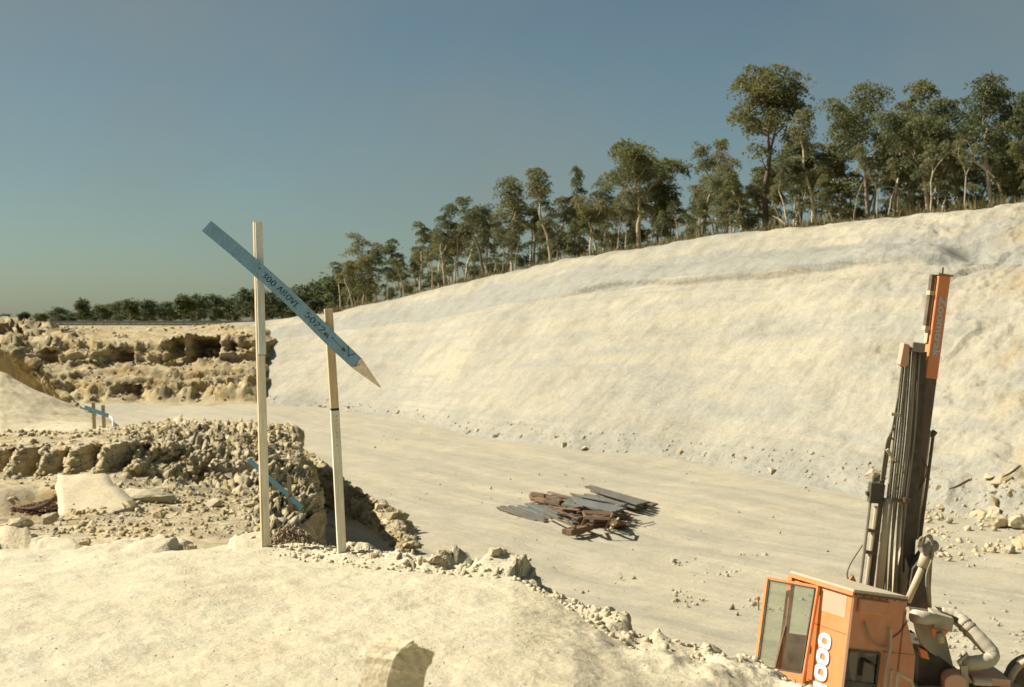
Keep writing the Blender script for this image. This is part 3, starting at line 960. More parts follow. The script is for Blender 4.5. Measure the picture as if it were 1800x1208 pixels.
G = G + np.random.RandomState(5).normal(0, 0.07, G.shape) * rg[..., None]
def recess(u0, u1, a0, a1, depth, soft=5):
    m = sstep(u0 - soft, u0 + soft, U_) * sstep(u1 + soft, u1 - soft, U_) * sstep(a0 - 0.06, a0 + 0.06, R_) * sstep(a1 + 0.06, a1 - 0.06, R_)
    jag = 0.75 + 0.5 * w2[2]
    return m * depth * jag
G[..., 1] += recess(335, 388, 4.1, 4.98, 4.5, 3)
G[..., 1] += recess(300, 326, 4.3, 4.95, 2.6, 4)
G[..., 1] += recess(206, 232, 4.1, 4.8, 3.0, 12)
G[..., 1] += recess(205, 248, 1.3, 2.4, 2.2, 14)
G[..., 1] += recess(78, 96, 3.9, 4.7, 2.5, 12)
G[..., 1] += recess(405, 415, 4.3, 4.9, 1.5, 4)
G[..., 1] += recess(-40, 36, 5.4, 6.6, 5.0, 8)
G[..., 1] += recess(88, 104, 5.5, 6.4, 3.5, 4) + recess(112, 128, 5.7, 6.5, 3.5, 4) + recess(55, 70, 5.8, 6.5, 3.0, 4)
WALL = (G, rp, cp)
grid_obj("far_rock_face", G, M_FACE, rp, cp, smooth=False)

# ================================================================== TREES
LSEED = [0]
def tube_np(pts, rs, n=6):
    mb = MB(); mb.tube(pts, rs, n, cap=False); return mb

def make_tree(seed, H, spread, crown_from, r0, nlimb, clump_r, leaves, leaf, fork=0.0, lean=0.0, mat=None, dome=False, bushy=False):
    """gum tree at the origin: returns (trunk mesh, crown mesh)"""
    r = random.Random(seed); rs = np.random.RandomState(seed)
    mb = MB(); clumps = []
    az = r.uniform(0, 6.28)
    P = []
    for k in range(9):
        t = k / 8
        P.append(Vector((lean * H * t * t * math.cos(az) + r.gauss(0, 0.012) * H * t, lean * H * t * t * math.sin(az) + r.gauss(0, 0.012) * H * t, H * 0.93 * t - 0.15)))
    mb.tube(P, [r0 * (1.15 - t) ** 0.8 * 1.0 + 0.008 * 0 for t in [k / 8 * 0.98 for k in range(9)]], 6, cap=False)
    def at(t):
        i = min(int(t * 8), 7); return P[i].lerp(P[i + 1], t * 8 - i)
    def limb(p0, dirv, L, rad, depth):
        pts = [p0]; d = dirv.normalized(); p = p0.copy()
        nseg = 4
        for k in range(nseg):
            d = (d + Vector((r.gauss(0, 0.16), r.gauss(0, 0.16), 0.10 + r.gauss(0, 0.10)))).normalized()
            p = p + d * (L / nseg); pts.append(p.copy())
        mb.tube(pts, [rad * (1 - 0.75 * k / nseg) for k in range(nseg + 1)], 5, cap=False)
        if depth > 0:
            for q in range(r.choice((2, 3))):
                i = r.choice((2, 3, 4))
                nd = (d + Vector((r.gauss(0, 0.75), r.gauss(0, 0.75), r.gauss(0.1, 0.3)))).normalized()
                limb(pts[i], nd, L * r.uniform(0.38, 0.6), rad * 0.45, depth - 1)
            clumps.append((pts[-1], 1.0))
        else:
            clumps.append((pts[-1], r.uniform(0.75, 1.1)))
            if r.random() < 0.5: clumps.append((pts[-2], r.uniform(0.5, 0.8)))
    for k in range(nlimb):
        t = crown_from * 0.8 + (0.86 - crown_from * 0.8) * ((k + r.random() * 0.8) / nlimb)
        a = k * 2.4 + r.uniform(-0.5, 0.5)
        up = r.uniform(0.8, 1.9)
        prof = math.sin(math.pi * (0.30 + 0.55 * max(0, t - crown_from) / (0.93 - crown_from))) if dome else (1.05 - 0.6 * max(0, t - crown_from) / (1 - crown_from))
        L = spread * prof * r.uniform(0.9, 1.5)
        limb(at(t), Vector((math.cos(a), math.sin(a), up)), L, r0 * (1.1 - t) * 0.55, 1)
    clumps.append((P[-1], 1.1)); clumps.append((P[-2], 0.9))
    # leaves
    C = np.array([list(c[0]) for c in clumps]); S = np.array([c[1] for c in clumps]) * clump_r
    per = max(10, int(leaves / len(C)))
    idx = np.repeat(np.arange(len(C)), per)
    nL = len(idx)
    dv = rs.normal(size=(nL, 3)); dv /= np.linalg.norm(dv, axis=1, keepdims=True)
    rad = rs.rand(nL) ** 0.45 * (1 + 0.28 * np.abs(rs.normal(size=nL)))
    flat = 0.62 if not bushy else 0.9
    off = dv * rad[:, None] * np.array([1.0, 1.0, flat])
    low = off[:, 2] < -0.18
    off[low, 2] *= 0.45
    c = C[idx] + off * S[idx][:, None] + np.array([0, 0, 0.15]) * S[idx][:, None]
    a1 = rs.normal(size=(nL, 3)); a1[:, 2] -= 0.7; a1 /= np.linalg.norm(a1, axis=1, keepdims=True)
    a2 = np.cross(a1, rs.normal(size=(nL, 3))); a2 /= np.linalg.norm(a2, axis=1, keepdims=True)
    sz = leaf * (0.6 + 0.8 * rs.rand(nL))[:, None]
    V = np.stack([c - a1 * sz, c + a2 * sz * 0.42 - a1 * sz * 0.1, c + a1 * sz, c - a2 * sz * 0.42 + a1 * sz * 0.1], 1).reshape(-1, 3)
    Q = np.arange(nL * 4).reshape(-1, 4)
    crown = np_mesh("crown", V, Q, mat or M_LEAF)
    tv = bpy.data.meshes.new("trunk")
    tv.from_pydata([tuple(v) for v in mb.v], [], mb.f); tv.materials.append(M_BARK)
    tv.polygons.foreach_set("use_smooth", [True] * len(tv.polygons)); tv.update()
    return tv, crown, H, float(V[:, 2].max())

def make_gum(seed, H, spread, fork, r0, nlead, nbr, clump_r, per, leaf, lean=0.03, mat=None, dome=False, low=2, droop=0.25):
    """gum with leaders rising from a fork and umbrella tufts of leaves at the branch ends"""
    r = random.Random(seed); rs = np.random.RandomState(seed)
    mb = MB(); cl = []
    az = r.uniform(0, 6.28)
    T = []
    for k in range(6):
        t = k / 5
        T.append(Vector((lean * H * t * t * math.cos(az) + r.gauss(0, 0.008) * H * t, lean * H * t * t * math.sin(az) + r.gauss(0, 0.008) * H * t, fork * H * t - 0.2 * (k == 0))))
    mb.tube(T, [r0 * (1.12 - 0.35 * k / 5) for k in range(6)], 7, cap=False)
    def branch(p0, d, L, rad, n=4, lift=0.12):
        pts = [p0]; p = p0.copy(); d = d.normalized()
        for k in range(n):
            d = (d + Vector((r.gauss(0, 0.18), r.gauss(0, 0.18), lift + r.gauss(0, 0.09)))).normalized()
            p = p + d * (L / n); pts.append(p.copy())
        mb.tube(pts, [rad * (1 - 0.72 * k / n) for k in range(n + 1)], 5, cap=False)
        return pts, d
    def tuft(p, sc=1.0):
        cl.append((p, clump_r * sc * r.uniform(0.7, 1.2)))
    def side(p, out, L, rad):
        pts, d = branch(p, out, L, rad)
        tuft(pts[-1])
        for q in range(r.choice((1, 2, 2))):
            p2, _ = branch(pts[r.choice((2, 3))], d + Vector((r.gauss(0, 0.8), r.gauss(0, 0.8), r.gauss(0.15, 0.3))), L * r.uniform(0.35, 0.6), rad * 0.5, 3)
            tuft(p2[-1], 0.85)
    a0 = r.uniform(0, 6.28)
    for q in range(nlead):
        a = a0 + q * 6.283 / nlead + r.uniform(-0.5, 0.5)
        out = (0.0 if nlead == 1 else r.uniform(0.22, 0.5)) * (0.6 if q == 0 else 1.0)
        LH = (1.0 - fork) * H * (0.95 if q == 0 else r.uniform(0.62, 0.92))
        d = Vector((math.cos(a) * out, math.sin(a) * out, 1.0))
        pts, _ = branch(T[-1], d, LH, r0 * 0.74 / (1 + 0.22 * (nlead - 1)), 7, 0.10)
        tuft(pts[-1], 1.0); tuft(pts[-2], 0.8)
        for b in range(nbr):
            t = 0.16 + 0.8 * (b + r.random() * 0.8) / nbr
            i_ = min(int(t * 7), 6); p = pts[i_].lerp(pts[i_ + 1], t * 7 - i_)
            aa = a + b * 2.4 + r.uniform(-0.6, 0.6)
            prof = math.sin(math.pi * (0.30 + 0.58 * t)) if dome else (1.0 - 0.45 * t)
            side(p, Vector((math.cos(aa), math.sin(aa), r.uniform(0.35, 1.1))), spread * prof * r.uniform(0.45, 0.85), r0 * 0.26 * (1.1 - 0.6 * t))
    for q in range(low):
        t = r.uniform(0.5, 0.98); i_ = min(int(t * 5), 4); p = T[i_].lerp(T[i_ + 1], t * 5 - i_)
        aa = r.uniform(0, 6.28)
        side(p, Vector((math.cos(aa), math.sin(aa), r.uniform(0.5, 1.2))), spread * r.uniform(0.4, 0.75), r0 * 0.3)
    C = np.array([list(c[0]) for c in cl]); S = np.array([c[1] for c in cl])
    idx = np.repeat(np.arange(len(C)), (per * (S / clump_r) ** 2).astype(int) + 12)
    nL = len(idx)
    th = rs.uniform(0, 6.283, nL); rr_ = np.sqrt(rs.rand(nL)) * (1 + 0.18 * np.abs(rs.normal(size=nL)))
    z = 0.50 * (1 - rr_ ** 2) - 0.55 * rs.rand(nL) ** 1.6 * (0.5 + 0.5 * rr_) + 0.10 * rs.normal(size=nL) - droop * rr_ ** 3 * 0.5
    ell = 0.75 + 0.5 * rs.rand(len(C)); tx = rs.uniform(-0.45, 0.45, len(C)); ty = rs.uniform(-0.45, 0.45, len(C))
    ox = rr_ * np.cos(th) * ell[idx]; oy = rr_ * np.sin(th) / ell[idx]
    c = C[idx] + np.stack([ox, oy, z + ox * tx[idx] + oy * ty[idx]], -1) * S[idx][:, None]
    a1 = rs.normal(size=(nL, 3)); a1[:, 2] -= 0.8; a1 /= np.linalg.norm(a1, axis=1, keepdims=True)
    a2 = np.cross(a1, rs.normal(size=(nL, 3))); a2 /= np.linalg.norm(a2, axis=1, keepdims=True)
    sz = leaf * (0.55 + 0.9 * rs.rand(nL))[:, None]
    V = np.stack([c - a1 * sz, c + a2 * sz * 0.40 - a1 * sz * 0.1, c + a1 * sz, c - a2 * sz * 0.40 + a1 * sz * 0.1], 1).reshape(-1, 3)
    crown = np_mesh("crown", V, np.arange(nL * 4).reshape(-1, 4), mat or M_LEAF)
    tv = bpy.data.meshes.new("trunk")
    tv.from_pydata([tuple(v) for v in mb.v], [], mb.f); tv.materials.append(M_BARK)
    tv.polygons.foreach_set("use_smooth", [True] * len(tv.polygons)); tv.update()
    return tv, crown, H, float(V[:, 2].max())

VAR_TALL = [make_gum(11 + k, 13.0, [2.6, 2.2, 3.0, 2.4, 2.7, 2.0][k], [0.40, 0.5, 0.36, 0.55, 0.30, 0.45][k], 0.16, [2, 1, 3, 2, 3, 1][k], [7, 9, 6, 5, 6, 10][k], [0.85, 0.75, 0.95, 0.8, 0.85, 0.7][k],
                     120, 0.135, lean=[0.03, 0.08, 0.02, 0.1, 0.05, 0.02][k], mat=[M_LEAF, M_LEAF_OL, M_LEAF, M_LEAF, M_LEAF_OL, M_LEAF][k], low=[2, 1, 2, 0, 4, 2][k]) for k in range(6)]
VAR_SLIM = [make_gum(41 + k, 9.0, [1.5, 1.2, 1.6, 1.3, 1.4][k], [0.35, 0.55, 0.45, 0.25, 0.6][k], 0.085, [2, 1, 2, 1, 1][k], [5, 6, 4, 9, 5][k], 0.56, 90, 0.115, lean=[0.04, 0.12, 0.02, 0.06, 0.15][k],
                     mat=[M_LEAF, M_LEAF_OL, M_LEAF_OL, M_LEAF, M_LEAF_OL][k], low=[2, 0, 1, 3, 0][k]) for k in range(5)]
VAR_DOME = make_gum(78, 14.5, 3.7, 0.50, 0.20, 2, 13, 0.88, 160, 0.135, lean=0.015, dome=True, low=1)
VAR_BROAD = make_gum(84, 12.0, 3.3, 0.38, 0.20, 3, 9, 0.95, 165, 0.135, lean=0.03, dome=True, low=2)
VAR_FAR = [make_tree(91 + k, 9.0, [2.4, 1.8, 2.9, 1.5][k], [0.12, 0.2, 0.1, 0.15][k], 0.14, [12, 9, 12, 10][k], 1.1, 2200, 0.34, mat=M_LEAF_FAR, dome=(k % 2 == 0), bushy=True) for k in range(4)]
VAR_BUSH = [make_tree(121 + k, 2.6, 1.2, 0.05, 0.05, 8, 0.6, 900, 0.16, mat=[M_LEAF, M_LEAF_OL][k], bushy=True) for k in range(2)]

def plant(var, loc, H, rot, label, group, name="gum_tree", cat="tree", wide=1.0):
    t, c, h0, ztop = var
    e = empty(name, loc)
    e.rotation_euler = (0, 0, rot)
    s = H / ztop
    e.scale = (s * wide, s * wide, s)
    tag(e, label, cat, group)
    for nm, me in (("trunk", t), ("crown", c)):
        o = link(nm, me, e)
    return e

def base_at(u, dy):
    v, Yc = crest_at(u)
    Y = Yc + dy
    z = px(u, v, Yc)[2]
    if dy > 14: z += 0.1 + (dy - 14) * 0.01
    return ((u - 900) / F * Y, Y, z + 0.05), Y, z

# tall gums along the crest: (u, top row, depth behind crest, variant, width, words)
TALL = [
 (640, 408, 6, VAR_TALL[4], 1.15, "open-crowned gum standing apart at the left end of the crest tree belt"),
 (705, 418, 9, VAR_SLIM[0], 1.2, "short pale-trunked gum beside the gum at the left end of the tree belt"),
 (738, 388, 10, VAR_TALL[5], 1.0, "leaning gum third from the left end of the crest tree belt"),
 (782, 355, 7, VAR_TALL[0], 0.95, "dark slim gum fourth from the left end of the crest tree belt"),
 (818, 366, 13, VAR_TALL[1], 1.0, "olive gum fifth from the left end of the crest tree belt"),
 (850, 346, 6, VAR_TALL[3], 1.1, "bare-stemmed gum with gaps of sky on its right, left third of the belt"),
 (900, 306, 8, VAR_TALL[2], 1.05, "spreading loose-crowned gum where the tree belt steps up in height"),
 (938, 312, 14, VAR_TALL[5], 1.0, "narrow gum just right of the loose-crowned gum where the belt steps up"),
 (968, 292, 6, VAR_TALL[1], 1.1, "tall olive gum topping the left half of the tree belt"),
 (1010, 290, 9, VAR_TALL[5], 0.7, "thin upright gum with a tuft at its top, left of the dense dark gum"),
 (1060, 312, 10, VAR_TALL[4], 1.0, "bushy olive gum leaning against the dense dark gum from the left"),
 (1122, 238, 7, VAR_BROAD, 1.05, "dense dark broad-crowned gum rising alone in the middle of the tree belt"),
 (1172, 285, 12, VAR_TALL[0], 1.0, "lower dark gum at the right shoulder of the dense broad-crowned gum"),
 (1236, 243, 14, VAR_TALL[3], 0.75, "slight gum with drooping tufts left of the tallest dome-crowned gum"),
 (1275, 262, 6, VAR_TALL[4], 1.1, "light olive gum under the left side of the tallest dome-crowned gum"),
 (1345, 115, 8, VAR_DOME, 1.1, "tallest gum of the belt, domed dark crown on a long pale trunk"),
 (1400, 225, 13, VAR_TALL[0], 1.0, "gum tucked under the right side of the tallest dome-crowned gum"),
 (1432, 185, 6, VAR_TALL[1], 0.9, "sparse gum with pale forked trunk two right of the tallest gum"),
 (1478, 178, 12, VAR_TALL[5], 1.0, "gum with a small detached tuft, left of the flat arched crown"),
 (1525, 140, 7, VAR_TALL[2], 1.0, "gum with a flat arched crown open to the sky beneath"),
 (1570, 205, 11, VAR_TALL[3], 0.9, "thin gum in the sky gap left of the heavy drooping crown"),
 (1604, 135, 14, VAR_TALL[0], 1.0, "spiky-topped gum rising behind the heavy drooping crown"),
 (1630, 165, 6, VAR_BROAD, 0.9, "heavy drooping gum with deep shade under its crown"),
 (1690, 195, 12, VAR_TALL[3], 0.9, "pale bare-stemmed gum right of the heavy drooping crown"),
 (1742, 124, 7, VAR_TALL[2], 1.0, "big dark gum at the right end of the tree belt"),
 (1790, 140, 9, VAR_BROAD, 0.9, "gum cut off by the right edge of the picture"),
 (1850, 150, 10, VAR_TALL[0], 1.0, "gum just beyond the right edge of the picture"),
]
for k, (u, vt, dy, var, wd, lab) in enumerate(TALL):
    loc, Y, z = base_at(u, dy)
    H = (VH - vt) / F * Y - z
    plant(var, loc, H, rnd.uniform(0, 6.28), lab, "tall gums along the crest of the cutting", wide=wd * 1.22)

# slim understorey gums between them
SHORT = ["the lone open-crowned gum at the left end", "the short pale-trunked gum at the left end", "the leaning gum near the left end", "the dark slim gum near the left end", "the fifth gum from the left end",
 "the bare-stemmed gum in the left third", "the loose-crowned gum where the belt steps up", "the narrow gum where the belt steps up", "the tall olive gum in the left half", "the thin tufted gum left of the dense one",
 "the olive gum left of the dense one", "the dense broad-crowned gum", "the right shoulder of the dense gum", "the gum with drooping tufts", "the light olive gum left of the tallest", "the tallest dome-crowned gum",
 "the gum under the tallest gum's right side", "the sparse forked gum right of the tallest", "the gum with a detached tuft", "the gum with the flat arched crown", "the thin gum in the sky gap", "the spiky-topped gum",
 "the heavy drooping gum", "the bare-stemmed gum near the right end", "the big dark gum near the right end", "the gum at the right edge", "the right edge"]
def nearest_tall(u):
    return SHORT[min(range(len(TALL)), key=lambda i: abs(TALL[i][0] - u))]
rr = random.Random(5)
top_env = lambda u: float(np.interp(u, [600, 640, 740, 850, 1000, 1110, 1200, 1330, 1450, 1600, 1800], [470, 450, 420, 385, 350, 330, 320, 270, 255, 245, 245]))
for k in range(165):
    u = 596 + k * 7.6 + rr.uniform(-9, 9)
    dy = rr.uniform(3, 26)
    loc, Y, z = base_at(u, dy)
    vb = VH - z / Y * F
    f = rr.uniform(0.55, 1.10)
    vt = vb - (vb - top_env(u)) * f
    H = max(2.5, (VH - vt) / F * Y - z)
    side = "left of the dense dark gum" if u < 1080 else ("between the dense dark gum and the tallest gum" if u < 1320 else "right of the tallest gum")
    plant(VAR_SLIM[rr.randrange(5)], loc, H, rr.uniform(0, 6.28), "slim understorey gum beside " + nearest_tall(u), "understorey gums in the thicket " + side, name="gum_sapling", wide=rr.uniform(1.1, 1.7))
for k in range(46):
    u = 590 + k * 27 + rr.uniform(-14, 14)
    loc, Y, z = base_at(u, rr.uniform(4, 30))
    side = "left of the dense dark gum" if u < 1080 else "right of the dense dark gum"
    plant(VAR_BUSH[k % 2], loc, rr.uniform(1.2, 3.2), rr.uniform(0, 6.28), "low scrubby bush beside " + nearest_tall(u), "low bushes under the gums " + side, name="bush", cat="bush", wide=rr.uniform(0.9, 1.6))

# distant trees on the left: (u, top row, distance)
FARP = [(8, 553, 330), (44, 549, 300), (72, 551, 320), (105, 541, 310), (146, 524, 260), (182, 535, 300), (208, 530, 290), (228, 525, 280), (262, 527, 300), (290, 531, 320), (322, 516, 270),
        (346, 517, 280), (380, 518, 290), (410, 521, 310), (442, 506, 250), (470, 512, 270), (500, 520, 290), (530, 506, 240), (562, 491, 215), (590, 500, 220), (606, 478, 195), (614, 505, 240)]
for k, (u, vt, Y) in enumerate(FARP):
    z = -0.3
    H = (VH - vt) / F * Y - z + 0.3
    lab = "dark bushy tree in the low far tree line across the plain"
    grp = "trees of the far tree line"
    if u == 146: lab, grp = "conical dark tree standing above the far tree line on the left", None
    if u == 562: lab, grp = "rounded far tree just left of the short survey stake", None
    if u == 105: lab, grp = "broad low far tree left of the conical one in the far line", None
    plant(VAR_FAR[3] if u == 146 else VAR_FAR[k % 3], ((u - 900) / F * Y, Y, z), H, rr.uniform(0, 6.28), lab, grp, name="far_tree", wide=(2.0 if H < 5.5 else 1.6))
# a second rank closes the gaps
for k in range(46):
    u = 10 + k * 13.5 + rr.uniform(-6, 6); Y = rr.uniform(330, 420)
    vt = float(np.interp(u, [0, 100, 150, 300, 450, 620], [556, 546, 540, 530, 522, 500])) + rr.uniform(0, 12)
    H = max(2.2, (VH - vt) / F * Y + 0.3)
    plant(VAR_FAR[k % 3], ((u - 900) / F * Y, Y, -0.35), H, rr.uniform(0, 6.28), "hazy small tree in the rear rank of the far tree line", "rear rank of the far tree line", name="far_tree", wide=2.1)

# fallen pale limbs leaning in the belt
for (u0, v0, u1, v1, dy, lab) in [(1358, 380, 1382, 398, 3.0, "pale fallen limb lying at the foot of the tallest gum"), (1700, 275, 1752, 318, 5.0, "pale leaning dead limb propped among the gums near the right edge"), (1268, 322, 1292, 345, 5.0, "pale slanting dead limb left of the tallest gum")]:
    v, Yc = crest_at(u0); Y = Yc + dy
    p0, p1 = Vector(px(u0, v0, Y)), Vector(px(u1, v1, Y - 0.6))
    mid = (p0 + p1) / 2 + Vector((0.05, 0.1, 0.12))
    if v1 < 380:
        p2 = Vector(px(u1 + 14, crest_at(u1 + 14)[0] + 4, Y - 0.8)); pts = curve_pts([p0, mid, p1, p2], 10)
    else: pts = curve_pts([p0, mid, p1], 8)
    mb = MB(); mb.tube(pts, [0.05 + 0.07 * k / (len(pts) - 1) for k in range(len(pts))], 6)
    o = mb.build("dead_limb", M_PALEWOOD); tag(o, lab, "dead limb")

# dry grass fringe on the crest
def grass_fringe():
    rs = np.random.RandomState(3); n = 9000
    u = rs.uniform(560, 1860, n)
    us = np.array([crest_at(x) for x in np.linspace(500, 1900, 60)])
    v = np.interp(u, np.linspace(500, 1900, 60), us[:, 0]); Yc = np.interp(u, np.linspace(500, 1900, 60), us[:, 1])
    dy = rs.rand(n) ** 1.5 * 14 + 1.5
    Y = Yc + dy; z = (VH - v) / F * Yc + 0.02
    h = (0.18 + 0.6 * rs.rand(n) ** 2) * (0.5 + 0.9 * (fbm(np.stack([u * 0.02, u * 0, u * 0], -1), 1.0, 3, 4) + 0.5))
    base = np.stack([(u - 900) / F * Y, Y, z], -1)
    a = rs.uniform(0, 6.28, n); w = 0.05 + 0.05 * rs.rand(n)
    dx = np.stack([np.cos(a) * w, np.sin(a) * w, np.zeros(n)], -1)
    tip = base + np.stack([rs.normal(0, 0.12, n), rs.normal(0, 0.12, n), h], -1)
    V = np.stack([base - dx, base + dx, tip], 1).reshape(-1, 3)
    me = np_mesh("dry_grass", V, np.arange(n * 3).reshape(-1, 3), M_GRASS, tri=True)
    o = link("dry_grass", me)
    tag(o, "dry yellow grass fringe along the crest under the gums", "grass", None, "stuff")
grass_fringe()

# ---- far roadside rail fence across the plain
def rail_fence():
    Y = 172.0
    root = empty("rail_fence", ((220 - 900) / F * Y, Y, -0.55))
    tag(root, "long low grey rail fence at the foot of the far trees", "fence")
    M_RAIL = paint_mat("grey_rail", (0.20, 0.215, 0.19), 0.15, 0.5)
    pm = None
    for k in range(34):
        u = -30 + k * 15.5
        x = (u - 900) / F * Y
        if pm is None:
            mb = MB(); mb.box((0, 0, 0), (0.16, 0.16, 1.05)); tmp = mb.build("post", M_WHITE); pm = tmp.data
            bpy.data.objects.remove(tmp)
        o = link("post", pm, root, (x - root.location.x, 0, 0.45))
    for zz in (0.42, 0.02):
        mb = MB(); mb.box(((225 - 900) / F * Y, Y - 0.12, zz - 0.12), (42.0, 0.06, 0.30)); mb.build("rail", M_RAIL, root)
rail_fence()

# ================================================================== LOOSE ROCK
rs = np.random.RandomState(12)
NR = [0]
def rocks_on(patch, r0, r1, c0, c1, n, rmin, rmax, label, group, rough=False, sink=0.25, power=2.0):
    P = sample_grid(*patch, r0, r1, c0, c1, n, rs)
    for p in P:
        r = rmin + (rmax - rmin) * rs.rand() ** power
        o = rock((p[0], p[1], p[2] + r * (0.45 - sink)), r, label, group, rough=rough)
        NR[0] += 1

rocks_on(MOUND, 2.93, 3.25, 4.0, 7.0, 26, 0.02, 0.075, "pale angular rock on the mound lip right of the survey stakes", "rocks on the mound lip by the survey stakes", True)
rocks_on(MOUND, 2.98, 3.5, 7.0, 11.5, 34, 0.025, 0.09, "broken pale rock along the mound edge between the stakes and the orange cab", "rocks on the mound edge near the orange cab", True)
rocks_on(MOUND, 2.93, 3.1, 0.6, 3.6, 18, 0.02, 0.07, "small rock on the far lip of the mound left of the survey stakes", "rocks on the mound lip left of the stakes", True)
rocks_on(BENCH, 3.0, 6.0, 3.4, 6.6, 60, 0.10, 0.34, "blasted rock on the rubble heap behind the survey stakes", "rocks on the rubble heap", False)
rocks_on(BENCH, 1.9, 2.6, 2.6, 5.8, 26, 0.1, 0.3, "rock in the loose rubble below the pale slab", "rocks in the rubble below the pale slab")
rocks_on(BANK, 1.3, 2.4, 0.3, 7.5, 34, 0.12, 0.34, "rock on the low bank with the dark shadow beside it", "rocks on the low shadowed bank")
rocks_on(BATTER, 0.9, 1.35, 2.0, 7.2, 26, 0.10, 0.38, "loose rock fallen to the foot of the cut slope", "rocks along the foot of the cut slope")
rocks_on(BATTER, 0.9, 1.7, 7.3, 9.6, 22, 0.12, 0.42, "rock at the foot of the cut slope right of the drill mast", "rocks at the slope foot right of the drill mast")
rocks_on(WALL, 6.0, 7.4, 1.8, 6.0, 26, 0.15, 0.55, "pale boulder along the top of the far rock face", "boulders on top of the far rock face")

# single rocks that stand out
rock(px(662, 985, 9.15), 0.085, "darker upright rock on the mound right of the short stake", None, rough=True, stretch=(0.9, 0.9, 1.2))
rock(px(1535, 832, 60.5), 0.42, "white rounded boulder on the slope foot just left of the drill mast", None, rough=True)
rock(on_floor(1752, 915, 0.2), 0.55, "large pale boulder near the right edge at the slope foot", None, rough=True)
rock(on_floor(1788, 918, 0.2), 0.48, "ochre boulder at the right edge at the slope foot", None, rough=True)
rock(px(272, 832, 38), 0.55, "white block on the rubble above the yellow soil patch", None, rough=True)
rock(px(1245, 1152, 7.6), 0.10, "largest pale boulder on the mound edge left of the orange cab", None, rough=True)
rock(px(1085, 1108, 7.75), 0.07, "dark-sided pale block on the mound edge at the kink", None, rough=True)

# smaller rubble nobody could count
def stones(name, patch, r0, r1, c0, c1, n, rmin, rmax, label, seed, mat=None, power=4.0):
    r_ = np.random.RandomState(seed)
    P = sample_grid(*patch, r0, r1, c0, c1, n, r_)
    R = rmin + (rmax - rmin) * r_.rand(n) ** power
    return stones_stuff(name, P, R, label, mat or M_RUBBLE, seed)
stones("loose_stones", MOUND, 2.85, 3.6, 3.0, 12.0, 3200, 0.004, 0.04, "fine loose stones strewn along the mound edge", 1, M_MOUND)
stones("loose_stones", MOUND, 2.0, 2.9, 0.5, 12.0, 2600, 0.0015, 0.010, "scattered pebbles on the smooth mound top", 2, M_MOUND)
stones("loose_stones", BENCH, 3.0, 6.4, 3.0, 6.9, 5200, 0.025, 0.17, "loose rubble covering the heap behind the stakes", 3)
stones("loose_stones", BENCH, 1.2, 2.7, 1.9, 7.0, 2200, 0.02, 0.13, "loose rubble on the bench below the heap", 4)
stones("loose_stones", BENCH, 1.0, 3.0, 0.6, 4.0, 500, 0.02, 0.11, "small stones on the flat shelf in front of the pale slab", 15)
stones("loose_stones", BENCH, 2.9, 5.6, 0.6, 4.0, 1100, 0.04, 0.2, "loose stones on the bench above and below the broken face", 5)
stones("loose_stones", BANK, 0.9, 2.6, 0.1, 7.9, 1500, 0.025, 0.14, "loose rubble on the low bank beside the shadow", 6)
stones("loose_stones", BATTER, 0.8, 1.6, 1.2, 10.0, 1500, 0.02, 0.16, "talus stones along the toe of the cut slope", 7, M_FLOOR)
stones("loose_stones", WALL, 1.0, 7.4, 0.8, 7.6, 1300, 0.08, 0.4, "rubble on the ledges of the far rock face", 8, M_FACE)
stones("loose_stones", RIDGE, 0.5, 2.4, 1.2, 5.8, 500, 0.08, 0.3, "rubble on the dark rock ridge at the left edge", 9, M_FACE)
r_ = np.random.RandomState(31)
uu = r_.uniform(620, 1790, 900); vv = 760 + 330 * r_.rand(900) ** 1.2
ok = vv > np.interp(uu, bu, toe_v) + 3
Pf = np.array([on_floor(u, v) for u, v in zip(uu[ok], vv[ok])])
stones_stuff("loose_stones", Pf, 0.015 + 0.10 * r_.rand(len(Pf)) ** 6, "scattered gravel on the cutting floor", M_FLOOR, 32)

# flat pale slab leaning on the bench
mb = MB()
sl = [px(100, 836, 33.6), px(186, 834, 33.8), px(243, 888, 31.2), px(175, 912, 30.2), px(101, 913, 30.0)]
mb.prism(sl, (0.1, 0.5, -0.75))
o = mb.build("rock_slab", M_FILL)
bm = bmesh.new(); bm.from_mesh(o.data)
bmesh.ops.triangulate(bm, faces=list(bm.faces))
bmesh.ops.subdivide_edges(bm, edges=list(bm.edges), cuts=6, use_grid_fill=True)
Pv = np.array([list(v.co) for v in bm.verts])
dz = np.stack([fbm(Pv, 1.2, 4, 200 + k) for k in range(3)], -1) * 0.07 + np.stack([fbm(Pv, 5, 3, 210 + k) for k in range(3)], -1) * 0.04
for v, q in zip(bm.verts, dz): v.co += Vector(q)
bm.to_mesh(o.data); bm.free()
o.data.polygons.foreach_set("use_smooth", [True] * len(o.data.polygons))
tag(o, "smooth pale grey rock slab tilted on the bench beside a dark crack", "rock slab")
# yellow clod below the heap
o = rock(px(262, 872, 32.6), 0.55, "ochre yellow clod of soil right of the pale slab", None, rough=True, stretch=(1.7, 1.2, 0.6))
for k, (u, v) in enumerate([(28, 922), (45, 918), (12, 928), (88, 912)]):
    rock(px(u, v, 27.6), 0.22, "ochre stone at the left edge below the dark crack", "ochre stones below the dark crack", rough=True)
# dark rusty roots/soil hanging in the crack
mb = MB()
mb.tube(curve_pts([px(28, 893, 29.6), px(55, 894, 29.5), px(80, 886, 29.5), px(99, 872, 29.6)], 10), [0.02, 0.03, 0.03, 0.04, 0.05, 0.06, 0.06, 0.06, 0.05, 0.04, 0.02], 6)
o = mb.build("root", M_BROWNWOOD); tag(o, "dark rusty root showing in the crack beside the pale slab", "root")

